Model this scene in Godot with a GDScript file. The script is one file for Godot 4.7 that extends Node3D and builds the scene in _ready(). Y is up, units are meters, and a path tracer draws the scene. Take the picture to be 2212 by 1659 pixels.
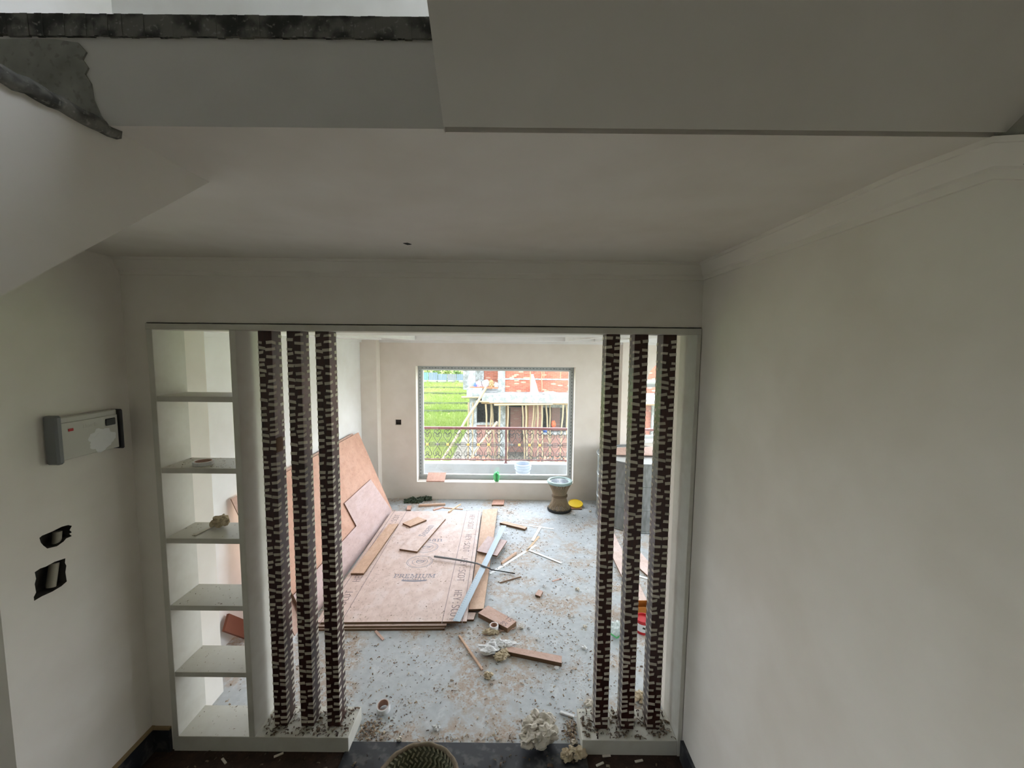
extends Node3D
# ---------------------------------------------------------------- camera model (photo pixels -> directions)
const F := 900.0
const CX := 1106.0
const CY := 829.5
const EYE := 2.3
var R_r: Vector3
var R_u: Vector3
var R_f: Vector3
var used := {}
var M := {}
var rng := RandomNumberGenerator.new()

func setup_axes():
	var th := atan((CY - 750.0) / F)
	var roll := deg_to_rad(0.55)
	R_f = Vector3(0, -sin(th), -cos(th))
	var up := Vector3(0, cos(th), -sin(th))
	R_r = Vector3(1, 0, 0) * cos(roll) + up * sin(roll)
	R_u = up * cos(roll) - Vector3(1, 0, 0) * sin(roll)
func ray(x, y) -> Vector3:
	return R_r * ((x - CX) / F) - R_u * ((y - CY) / F) + R_f
func on_y(x, y, h) -> Vector3:
	var v := ray(x, y)
	return Vector3(0, EYE, 0) + v * ((h - EYE) / v.y)
func on_d(x, y, d) -> Vector3:
	var v := ray(x, y)
	return Vector3(0, EYE, 0) + v * (d / -v.z)
func on_x(x, y, xx) -> Vector3:
	var v := ray(x, y)
	return Vector3(0, EYE, 0) + v * (xx / v.x)
func P(x, y, d) -> Vector3:
	return Vector3(x, y, -d)

# ---------------------------------------------------------------- naming
func numbered(called: String) -> String:
	var n: int = used.get(called, 0)
	used[called] = n + 1
	return called if n == 0 else "%s_%03d" % [called, n]
func thing(called: String, label: String, category: String, at := Vector3.ZERO, turn := 0.0, group := "") -> Node3D:
	var o := Node3D.new()
	o.name = numbered(called)
	add_child(o)
	o.position = at
	o.rotation.y = turn
	tag(o, label, category, group)
	return o
func tag(o, label: String, category := "", group := "", kind := ""):
	o.set_meta("label", label)
	if category != "": o.set_meta("category", category)
	if group != "": o.set_meta("group", group)
	if kind != "": o.set_meta("kind", kind)
	return o
func part(called: String, mesh: Mesh, m: Material, parent: Node, xf := Transform3D.IDENTITY) -> MeshInstance3D:
	var o := MeshInstance3D.new()
	o.mesh = mesh
	o.material_override = m
	o.name = called
	o.transform = xf
	parent.add_child(o, true)
	return o
func obj(called: String, st: SurfaceTool, m: Material, parent: Node = null) -> MeshInstance3D:
	var o := MeshInstance3D.new()
	o.mesh = st.commit()
	o.material_override = m
	if parent == null:
		o.name = numbered(called)
		add_child(o)
	else:
		o.name = called
		parent.add_child(o, true)
	return o
func struct(called: String, st: SurfaceTool, m: Material, label: String) -> MeshInstance3D:
	var o := obj(called, st, m)
	o.set_meta("kind", "structure")
	o.set_meta("label", label)
	return o
func struct_node(called: String, label: String) -> Node3D:
	var o := Node3D.new()
	o.name = numbered(called)
	add_child(o)
	o.set_meta("kind", "structure")
	o.set_meta("label", label)
	return o

# ---------------------------------------------------------------- mesh helpers
func S() -> SurfaceTool:
	var st := SurfaceTool.new()
	st.begin(Mesh.PRIMITIVE_TRIANGLES)
	return st
func face(st: SurfaceTool, pts: Array, n: Vector3):
	for i in range(1, pts.size() - 1):
		var a: Vector3 = pts[0]
		var b: Vector3 = pts[i]
		var c: Vector3 = pts[i + 1]
		if (b - a).cross(c - a).dot(n) > 0.0:
			var t := b
			b = c
			c = t
		for p in [a, b, c]:
			st.set_normal(n)
			st.add_vertex(p)
func boxT(st: SurfaceTool, T: Transform3D, s: Vector3, b := 0.0):
	var h := s * 0.5
	var dirs := [Vector3.RIGHT, Vector3.UP, Vector3.BACK]
	b = min(b, min(h.x, min(h.y, h.z)) * 0.9)
	var hi := h - Vector3(b, b, b)
	for k in 3:
		var u: Vector3 = dirs[(k + 1) % 3]
		var v: Vector3 = dirs[(k + 2) % 3]
		for sg in [-1.0, 1.0]:
			var n: Vector3 = dirs[k] * sg
			var c: Vector3 = n * h[k]
			var uu: Vector3 = u * hi[(k + 1) % 3]
			var vv: Vector3 = v * hi[(k + 2) % 3]
			face(st, [T * (c - uu - vv), T * (c + uu - vv), T * (c + uu + vv), T * (c - uu + vv)], (T.basis * n).normalized())
	if b > 0.0:
		for k in 3:
			var w: Vector3 = dirs[k] * hi[k]
			var k1 := (k + 1) % 3
			var k2 := (k + 2) % 3
			for s1 in [-1.0, 1.0]:
				for s2 in [-1.0, 1.0]:
					var a: Vector3 = dirs[k1] * (s1 * h[k1]) + dirs[k2] * (s2 * hi[k2])
					var c2: Vector3 = dirs[k1] * (s1 * hi[k1]) + dirs[k2] * (s2 * h[k2])
					var n2: Vector3 = (dirs[k1] * s1 + dirs[k2] * s2).normalized()
					face(st, [T * (a - w), T * (a + w), T * (c2 + w), T * (c2 - w)], (T.basis * n2).normalized())
		for sx in [-1.0, 1.0]:
			for sy in [-1.0, 1.0]:
				for sz in [-1.0, 1.0]:
					face(st, [T * Vector3(sx * h.x, sy * hi.y, sz * hi.z), T * Vector3(sx * hi.x, sy * h.y, sz * hi.z), T * Vector3(sx * hi.x, sy * hi.y, sz * h.z)], (T.basis * Vector3(sx, sy, sz)).normalized())
# box by ranges of x, y and depth
func bx(st: SurfaceTool, x0, x1, y0, y1, d0, d1, b := 0.0):
	boxT(st, Transform3D(Basis.IDENTITY, Vector3((x0 + x1) * 0.5, (y0 + y1) * 0.5, -(d0 + d1) * 0.5)), Vector3(abs(x1 - x0), abs(y1 - y0), abs(d1 - d0)), b)
# polygon (coplanar points) extruded along dir
func prism(st: SurfaceTool, pts: Array, dir: Vector3):
	var c := Vector3.ZERO
	for p in pts: c += p
	c /= pts.size()
	var nn := Vector3.ZERO
	for i in pts.size():
		nn += (pts[i] - c).cross(pts[(i + 1) % pts.size()] - c)
	var n := nn.normalized()
	var top := n if n.dot(dir) < 0.0 else -n
	var ax: Vector3 = (pts[1] - pts[0]).normalized()
	var ay := n.cross(ax)
	var flat := PackedVector2Array()
	for p in pts: flat.append(Vector2((p - c).dot(ax), (p - c).dot(ay)))
	var idx := Geometry2D.triangulate_polygon(flat)
	for i in range(0, idx.size(), 3):
		var q := [pts[idx[i]], pts[idx[i + 1]], pts[idx[i + 2]]]
		face(st, q, top)
		face(st, [q[0] + dir, q[1] + dir, q[2] + dir], -top)
	for i in pts.size():
		var a: Vector3 = pts[i]
		var b: Vector3 = pts[(i + 1) % pts.size()]
		var sn := (b - a).cross(n).normalized()
		face(st, [a, b, b + dir, a + dir], sn)
func tube(st: SurfaceTool, pts: Array, r: float, sides := 8, r2 := -1.0, closed := false):
	var n := pts.size()
	var frames := []
	var up := Vector3.UP
	for i in n:
		var a: Vector3 = pts[(i - 1 + n) % n] if closed else pts[max(i - 1, 0)]
		var b: Vector3 = pts[(i + 1) % n] if closed else pts[min(i + 1, n - 1)]
		var t := (b - a).normalized()
		if i == 0:
			up = Vector3.UP if abs(t.y) < 0.9 else Vector3.RIGHT
		var side := t.cross(up).normalized()
		up = side.cross(t).normalized()
		frames.append([side, up])
	var last := n if closed else n - 1
	for i in last:
		var j := (i + 1) % n
		var ra := r if r2 < 0 else lerpf(r, r2, float(i) / (n - 1))
		var rb := r if r2 < 0 else lerpf(r, r2, float(i + 1) / (n - 1))
		for k in sides:
			var a0 := TAU * k / sides
			var a1 := TAU * (k + 1) / sides
			var n00: Vector3 = frames[i][0] * cos(a0) + frames[i][1] * sin(a0)
			var n01: Vector3 = frames[i][0] * cos(a1) + frames[i][1] * sin(a1)
			var n10: Vector3 = frames[j][0] * cos(a0) + frames[j][1] * sin(a0)
			var n11: Vector3 = frames[j][0] * cos(a1) + frames[j][1] * sin(a1)
			quad_n(st, pts[i] + n00 * ra, pts[i] + n01 * ra, pts[j] + n11 * rb, pts[j] + n10 * rb, n00, n01, n11, n10)
	if not closed:
		for e in [0, n - 1]:
			var rr := r if r2 < 0 or e == 0 else r2
			var t2: Vector3 = (pts[0] - pts[1]).normalized() if e == 0 else (pts[n - 1] - pts[n - 2]).normalized()
			var ring := []
			for k in sides:
				var a2 := TAU * k / sides
				ring.append(pts[e] + (frames[e][0] * cos(a2) + frames[e][1] * sin(a2)) * rr)
			face(st, ring, t2)
func quad_n(st, a, b, c, d, na, nb, nc, nd):
	var v := [[a, na], [b, nb], [c, nc], [a, na], [c, nc], [d, nd]]
	if (b - a).cross(c - a).dot(na + nc) > 0.0:
		v = [[a, na], [c, nc], [b, nb], [a, na], [d, nd], [c, nc]]
	for e in v:
		st.set_normal(e[1])
		st.add_vertex(e[0])
func lathe(st: SurfaceTool, prof: Array, sides := 24, T := Transform3D.IDENTITY):
	for i in prof.size() - 1:
		var p: Vector2 = prof[i]
		var q: Vector2 = prof[i + 1]
		var e := q - p
		var nr := Vector2(e.y, -e.x).normalized()
		for k in sides:
			var a0 := TAU * k / sides
			var a1 := TAU * (k + 1) / sides
			var d0 := Vector3(cos(a0), 0, sin(a0))
			var d1 := Vector3(cos(a1), 0, sin(a1))
			var n0 := T.basis * (d0 * nr.x + Vector3.UP * nr.y)
			var n1 := T.basis * (d1 * nr.x + Vector3.UP * nr.y)
			quad_n(st, T * (d0 * p.x + Vector3.UP * p.y), T * (d1 * p.x + Vector3.UP * p.y), T * (d1 * q.x + Vector3.UP * q.y), T * (d0 * q.x + Vector3.UP * q.y), n0, n1, n1, n0)
# crumpled lump with flat facets
func lump(st: SurfaceTool, c: Vector3, rad: Vector3, sd: int, amp := 0.35, rows := 9, freq := 2.2):
	var nz := FastNoiseLite.new()
	nz.seed = sd
	nz.frequency = freq
	nz.fractal_octaves = 2
	var g := []
	for i in rows + 1:
		var row := []
		var th := PI * i / rows
		for j in rows * 2:
			var ph := TAU * j / (rows * 2)
			var d := Vector3(sin(th) * cos(ph), cos(th), sin(th) * sin(ph))
			var k := 1.0 + amp * nz.get_noise_3dv(d * 1.0) * 2.0
			row.append(c + d * rad * k)
		g.append(row)
	for i in rows:
		for j in rows * 2:
			var j2 := (j + 1) % (rows * 2)
			for t in [[g[i][j], g[i][j2], g[i + 1][j2]], [g[i][j], g[i + 1][j2], g[i + 1][j]]]:
				var n: Vector3 = (t[1] - t[0]).cross(t[2] - t[0])
				if n.length() < 1e-12: continue
				n = n.normalized()
				if n.dot((t[0] + t[1] + t[2]) / 3.0 - c) < 0.0: n = -n
				face(st, t, n)
# crumpled sheet over a grid of four corners
func sheet(st: SurfaceTool, a: Vector3, b: Vector3, c: Vector3, d: Vector3, sd: int, amp: float, nu := 10, nv := 8, lift := 0.02):
	var nz := FastNoiseLite.new()
	nz.seed = sd
	nz.frequency = 0.7
	nz.fractal_octaves = 2
	var g := []
	for i in nu + 1:
		var row := []
		for j in nv + 1:
			var u := float(i) / nu
			var v := float(j) / nv
			var p := a.lerp(b, u).lerp(d.lerp(c, u), v)
			row.append(p + Vector3(nz.get_noise_2d(u * 3, v * 3 + 20) * amp * 0.6, lift + abs(nz.get_noise_2d(u * 3, v * 3)) * amp * 2.0, nz.get_noise_2d(u * 3 + 40, v * 3) * amp * 0.6))
		g.append(row)
	for i in nu:
		for j in nv:
			for t in [[g[i][j], g[i + 1][j], g[i + 1][j + 1]], [g[i][j], g[i + 1][j + 1], g[i][j + 1]]]:
				var n: Vector3 = (t[1] - t[0]).cross(t[2] - t[0]).normalized()
				if n.y < 0: n = -n
				face(st, t, n)

# ---------------------------------------------------------------- materials
func mat(c: Color, rough := 0.8, metal := 0.0) -> StandardMaterial3D:
	var m := StandardMaterial3D.new()
	m.albedo_color = c
	m.roughness = rough
	m.metallic = metal
	return m
func seam(n: int, sd: int, freq: float, oct := 4, kind := FastNoiseLite.TYPE_SIMPLEX_SMOOTH, warp := 0.0) -> PackedByteArray:
	var z := FastNoiseLite.new()
	z.seed = sd
	z.noise_type = kind
	z.frequency = freq
	z.fractal_octaves = oct
	if warp > 0.0:
		z.domain_warp_enabled = true
		z.domain_warp_amplitude = warp
		z.domain_warp_frequency = freq * 0.6
	var im := z.get_seamless_image(n, n)
	im.convert(Image.FORMAT_L8)
	return im.get_data()
func tex_from(n: int, fn: Callable) -> ImageTexture:
	var b := PackedByteArray()
	b.resize(n * n * 3)
	for i in n * n:
		var c: Color = fn.call(i)
		b[i * 3] = int(clampf(c.r, 0, 1) * 255)
		b[i * 3 + 1] = int(clampf(c.g, 0, 1) * 255)
		b[i * 3 + 2] = int(clampf(c.b, 0, 1) * 255)
	var im := Image.create_from_data(n, n, false, Image.FORMAT_RGB8, b)
	return ImageTexture.create_from_image(im)
func tri(m: StandardMaterial3D, tex: Texture2D, scale: Vector3, world := true) -> StandardMaterial3D:
	m.albedo_texture = tex
	m.uv1_triplanar = true
	m.uv1_world_triplanar = world
	m.uv1_scale = scale
	return m
func c8(r, g, b) -> Color:
	return Color(r / 255.0, g / 255.0, b / 255.0)

func make_materials():
	var a := seam(512, 11, 0.006, 5)
	var b := seam(512, 12, 0.03, 4)
	var white_tex := tex_from(512, func(i): return Color(1, 1, 1).lerp(c8(232, 228, 222), smoothstep(0.35, 0.8, a[i] / 255.0) * 0.3 + b[i] / 255.0 * 0.2))
	M.paint = tri(mat(c8(238, 233, 224), 0.75), white_tex, Vector3.ONE * 0.35)
	M.paint_beige = tri(mat(c8(238, 231, 221), 0.75), white_tex, Vector3.ONE * 0.35)
	M.paint_cool = tri(mat(c8(242, 242, 240), 0.75), white_tex, Vector3.ONE * 0.35)
	M.primer = tri(mat(c8(212, 210, 199), 0.6), white_tex, Vector3.ONE * 1.3)
	# bare cement
	var cem := seam(512, 21, 0.012, 5)
	var cem2 := seam(512, 22, 0.06, 3)
	var cement_tex := tex_from(512, func(i): return c8(118, 118, 112).lerp(c8(66, 67, 63), cem[i] / 255.0).lerp(c8(150, 148, 140), smoothstep(0.62, 0.8, cem2[i] / 255.0) * 0.5))
	M.cement = tri(mat(Color(1, 1, 1), 0.95), cement_tex, Vector3.ONE * 1.2)
	var strip_tex := tex_from(512, func(i): return c8(128, 126, 118).lerp(c8(62, 62, 58), smoothstep(0.3, 0.75, cem[i] / 255.0)).lerp(c8(172, 170, 160), smoothstep(0.66, 0.8, cem2[i] / 255.0) * 0.7))
	M.cement_dark = tri(mat(Color(1, 1, 1), 0.95), strip_tex, Vector3.ONE * 2.2)
	var patch_tex := tex_from(512, func(i): return c8(178, 176, 164).lerp(c8(138, 137, 126), cem[i] / 255.0).lerp(c8(120, 120, 110), smoothstep(0.6, 0.8, cem2[i] / 255.0) * 0.5))
	M.patch = tri(mat(Color(1, 1, 1), 0.95), patch_tex, Vector3.ONE * 1.5)
	# site floor: blue-gray screed with brown sawdust smears, scuffs and specks
	var f1 := seam(1024, 31, 0.004, 5, FastNoiseLite.TYPE_SIMPLEX_SMOOTH, 30.0)
	var f2 := seam(1024, 32, 0.009, 5, FastNoiseLite.TYPE_SIMPLEX_SMOOTH, 60.0)
	var f3 := seam(1024, 33, 0.05, 4, FastNoiseLite.TYPE_SIMPLEX_SMOOTH, 20.0)
	var f4 := seam(1024, 34, 0.16, 2)
	var f5 := seam(1024, 35, 0.02, 3, FastNoiseLite.TYPE_SIMPLEX_SMOOTH, 70.0)
	var floor_tex := tex_from(1024, func(i):
		var n1 := f1[i] / 255.0
		var n2 := f2[i] / 255.0
		var n3 := f3[i] / 255.0
		var n4 := f4[i] / 255.0
		var n5 := f5[i] / 255.0
		var c := c8(192, 196, 197).lerp(c8(168, 173, 175), n3 * 0.8)
		c = c.lerp(c8(212, 214, 213), smoothstep(0.6, 0.85, n5) * 0.5)
		var dust := smoothstep(0.42, 0.66, n1 * 0.55 + n2 * 0.45) * smoothstep(0.3, 0.62, n3 * 0.6 + n4 * 0.4)
		c = c.lerp(c8(174, 150, 128), dust * 0.75)
		c = c.lerp(c8(128, 98, 74), smoothstep(0.66, 0.8, n4) * smoothstep(0.45, 0.7, n2) * 0.5)
		return c)
	M.floor = tri(mat(Color.WHITE, 0.62), floor_tex, Vector3.ONE * 0.3)
	# plywood
	var w1 := seam(512, 41, 0.02, 4, FastNoiseLite.TYPE_SIMPLEX_SMOOTH, 30.0)
	var w2 := seam(512, 42, 0.06, 3)
	var w3 := seam(512, 43, 0.008, 3)
	var ply_tex := tex_from(512, func(i):
		var c := c8(232, 210, 200).lerp(c8(212, 186, 174), w1[i] / 255.0)
		c = c.lerp(c8(232, 214, 208), smoothstep(0.55, 0.8, w3[i] / 255.0) * 0.6)
		return c.lerp(c8(160, 134, 122), smoothstep(0.66, 0.85, w2[i] / 255.0) * 0.28))
	M.ply = tri(mat(Color.WHITE, 0.7), ply_tex, Vector3(1.1, 1.1, 0.7), false)
	M.ply_warm = tri(mat(c8(238, 208, 188), 0.7), ply_tex, Vector3(0.9, 0.9, 0.6), false)
	M.ply_lilac = tri(mat(c8(232, 226, 230), 0.7), ply_tex, Vector3(1.4, 1.4, 0.5), false)
	M.ply_tan = tri(mat(c8(244, 228, 206), 0.75), ply_tex, Vector3(2, 2, 0.8), false)
	M.ply_brown = tri(mat(c8(232, 216, 206), 0.75), ply_tex, Vector3(2, 2, 1.0), false)
	M.ply_edge = mat(c8(112, 84, 60), 0.85)
	M.edge_light = mat(c8(214, 186, 152), 0.8)
	M.ink = mat(c8(148, 130, 128), 0.8)
	M.ink_blue = mat(c8(146, 142, 150), 0.8)
	# varnished dark veneer
	var v1 := seam(256, 51, 0.03, 4)
	var ven_tex := tex_from(256, func(i): return c8(66, 31, 25).lerp(c8(44, 18, 15), v1[i] / 255.0))
	M.veneer = tri(mat(Color.WHITE, 0.34), ven_tex, Vector3(6, 0.5, 6))
	M.tape = mat(c8(206, 200, 184), 0.75)
	M.tape_b = mat(c8(190, 184, 168), 0.75)
	M.granite = tri(mat(c8(130, 132, 138), 0.45), cement_tex, Vector3.ONE * 1.6)
	M.granite.albedo_texture = tex_from(256, func(i): return c8(150, 148, 142).lerp(c8(74, 78, 86), smoothstep(0.2, 0.5, v1[i] / 255.0)))
	M.hall_floor = tri(mat(c8(150, 112, 96), 0.9), cement_tex, Vector3.ONE * 2.0)
	M.mortar_edge = mat(c8(150, 130, 98), 0.95)
	M.metal = tri(mat(c8(190, 192, 192), 0.45, 0.55), cement_tex, Vector3(3.0, 0.7, 3.0))
	M.metal.albedo_texture = tex_from(256, func(i): return c8(214, 216, 214).lerp(c8(150, 152, 150), v1[i] / 255.0))
	M.steel = mat(c8(158, 172, 180), 0.55, 0.25)
	M.alu = mat(c8(172, 178, 178), 0.6)
	M.alu_white = mat(c8(226, 232, 230), 0.5)
	M.white_plastic = mat(c8(232, 234, 236), 0.45)
	M.white_strip = mat(c8(240, 241, 240), 0.5)
	M.black_plastic = mat(c8(26, 26, 28), 0.5)
	M.gray_plastic = mat(c8(120, 122, 124), 0.5)
	M.panel_gray = mat(c8(196, 194, 186), 0.45)
	M.paper = mat(c8(232, 232, 232), 0.9)
	M.paper_old = mat(c8(196, 180, 152), 0.95)
	M.cloth = mat(c8(214, 206, 192), 0.95)
	M.rail = mat(c8(96, 48, 44), 0.45, 0.2)
	M.wrought = mat(c8(64, 60, 56), 0.5, 0.4)
	M.brass = mat(c8(206, 158, 82), 0.45, 0.3)
	M.brass_dark = mat(c8(110, 104, 98), 0.5, 0.3)
	M.reed = mat(c8(150, 132, 108), 0.85)
	M.reed_dark = mat(c8(110, 92, 70), 0.85)
	M.rubber = mat(c8(34, 34, 34), 0.85)
	M.yellow = mat(c8(240, 200, 30), 0.45)
	M.green = mat(c8(88, 196, 120), 0.35)
	M.teal = mat(c8(156, 178, 172), 0.6)
	M.red = mat(c8(186, 30, 38), 0.45)
	M.orange_box = mat(c8(176, 112, 40), 0.8)
	M.leaf_dry = mat(c8(62, 76, 58), 0.8)
	M.basket = tri(mat(c8(196, 176, 156), 0.85), patch_tex, Vector3.ONE * 4.0)
	M.basket_green = mat(c8(104, 104, 84), 0.9)
	M.hole = mat(c8(60, 58, 54), 0.95)
	M.conduit = mat(c8(168, 162, 146), 0.8)
	# outdoors
	M.concrete = tri(mat(c8(162, 165, 164), 0.9), white_tex, Vector3.ONE * 0.5)
	M.concrete.albedo_texture = tex_from(512, func(i): return c8(255, 255, 255).lerp(c8(200, 204, 198), smoothstep(0.3, 0.7, cem[i] / 255.0)).lerp(c8(150, 156, 146), smoothstep(0.58, 0.75, cem2[i] / 255.0) * 0.7))
	M.kerb = tri(mat(c8(150, 152, 152), 0.9), white_tex, Vector3.ONE * 0.5)
	M.brick = mat(Color.WHITE, 0.9)
	M.brick.vertex_color_use_as_albedo = true
	M.mortar = mat(c8(150, 134, 122), 0.95)
	M.bamboo = mat(c8(146, 130, 100), 0.7)
	M.formwork = mat(c8(150, 122, 82), 0.85)
	M.grass = mat(Color.WHITE, 0.9)
	M.grass.vertex_color_use_as_albedo = true
	M.grass.backlight_enabled = true
	M.grass.backlight = c8(60, 90, 20)
	var g1 := seam(256, 61, 0.02, 4)
	M.field = tri(mat(Color.WHITE, 0.95), tex_from(256, func(i): return c8(98, 122, 32).lerp(c8(132, 150, 66), g1[i] / 255.0)), Vector3.ONE * 0.12)
	M.dirt = tri(mat(c8(124, 116, 102), 0.95), cement_tex, Vector3.ONE * 0.5)
	M.dirt.albedo_texture = M.concrete.albedo_texture
	M.leaf = mat(Color.WHITE, 0.8)
	M.leaf.vertex_color_use_as_albedo = true
	M.leaf.backlight_enabled = true
	M.leaf.backlight = c8(70, 100, 30)
	M.bark = mat(c8(112, 96, 80), 0.95)
	M.tin_mint = mat(c8(84, 122, 120), 0.6)
	M.tin_blue = mat(c8(92, 108, 120), 0.6)
	M.tin_gray = mat(c8(104, 108, 114), 0.6)
	M.stone = mat(c8(128, 128, 116), 0.95)
	M.bucket = mat(c8(168, 178, 190), 0.5)
	M.tarp = mat(c8(176, 178, 180), 0.8)
	M.blue_cloth = mat(c8(70, 100, 180), 0.9)
	M.pink_cloth = mat(c8(222, 150, 170), 0.9)
	M.orange = mat(c8(232, 96, 50), 0.8)
	M.blue_drum = mat(c8(60, 100, 170), 0.5)
	M.brown_scrap = mat(c8(118, 68, 48), 0.8)
	M.tile_pink = tri(mat(c8(236, 206, 190), 0.7), ply_tex, Vector3.ONE * 2.0, false)
	M.glass = mat(Color(0.95, 1.0, 0.99, 0.03), 0.02)
	M.glass.transparency = BaseMaterial3D.TRANSPARENCY_ALPHA
	M.bag = mat(Color(0.92, 0.96, 0.95, 0.55), 0.25)
	M.bag.transparency = BaseMaterial3D.TRANSPARENCY_ALPHA

# ================================================================ scene
func _ready():
	rng.seed = 4711
	setup_axes()
	# ---- camera
	var cam := Camera3D.new()
	cam.name = "camera"
	cam.keep_aspect = Camera3D.KEEP_HEIGHT
	cam.fov = rad_to_deg(2.0 * atan(829.5 / F))
	cam.transform = Transform3D(Basis(R_r, R_u, -R_f), Vector3(0, EYE, 0))
	cam.near = 0.05
	cam.far = 400.0
	add_child(cam)
	# ---- sky (bright overcast) and exposure
	var we := WorldEnvironment.new()
	we.name = "environment"
	var env := Environment.new()
	var sky := Sky.new()
	var sm := ProceduralSkyMaterial.new()
	sm.sky_top_color = c8(226, 236, 250)
	sm.sky_horizon_color = c8(246, 248, 250)
	sm.ground_bottom_color = c8(120, 124, 110)
	sm.ground_horizon_color = c8(200, 204, 196)
	sm.sky_energy_multiplier = 1.0
	sky.sky_material = sm
	env.background_mode = Environment.BG_SKY
	env.background_energy_multiplier = 10.0
	env.sky = sky
	env.tonemap_mode = Environment.TONE_MAPPER_LINEAR
	env.tonemap_exposure = 1.0
	env.sdfgi_enabled = true
	env.ssao_enabled = true
	env.ssil_enabled = true
	we.environment = env
	add_child(we)
	make_materials()
	build_structure()
	build_partition()
	build_living_things()
	build_hall_things()
	build_outdoors()

# ---------------------------------------------------------------- room shell
const XL := -2.02
const XR := 0.98
const LXL := -2.177
const LXR := 3.6
const D0 := 2.18
const D1 := 2.58
const DF := 6.13
const CH := 2.735

func cornice(st: SurfaceTool, a: Vector3, b: Vector3, inward: Vector3, ka := 1.0, kb := 1.0):
	# stepped plaster cornice under a ceiling; a, b on the wall at ceiling height; ka, kb: how far each end projects
	var prof := [Vector2(0, -0.085), Vector2(0.006, -0.083), Vector2(0.008, -0.064), Vector2(0.016, -0.058), Vector2(0.03, -0.028), Vector2(0.036, -0.014), Vector2(0.042, -0.012), Vector2(0.044, 0), Vector2(0, 0)]
	for i in prof.size() - 1:
		var p: Vector2 = prof[i]
		var q: Vector2 = prof[i + 1]
		var n := (inward * (p.y - q.y) + Vector3.UP * (q.x - p.x)).normalized()
		if n.dot(inward) < 0.0 or (absf(n.dot(inward)) < 0.001 and n.y > 0.0): n = -n
		face(st, [a + inward * p.x * ka + Vector3.UP * p.y, b + inward * p.x * kb + Vector3.UP * p.y, b + inward * q.x * kb + Vector3.UP * q.y, a + inward * q.x * ka + Vector3.UP * q.y], n)

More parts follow.
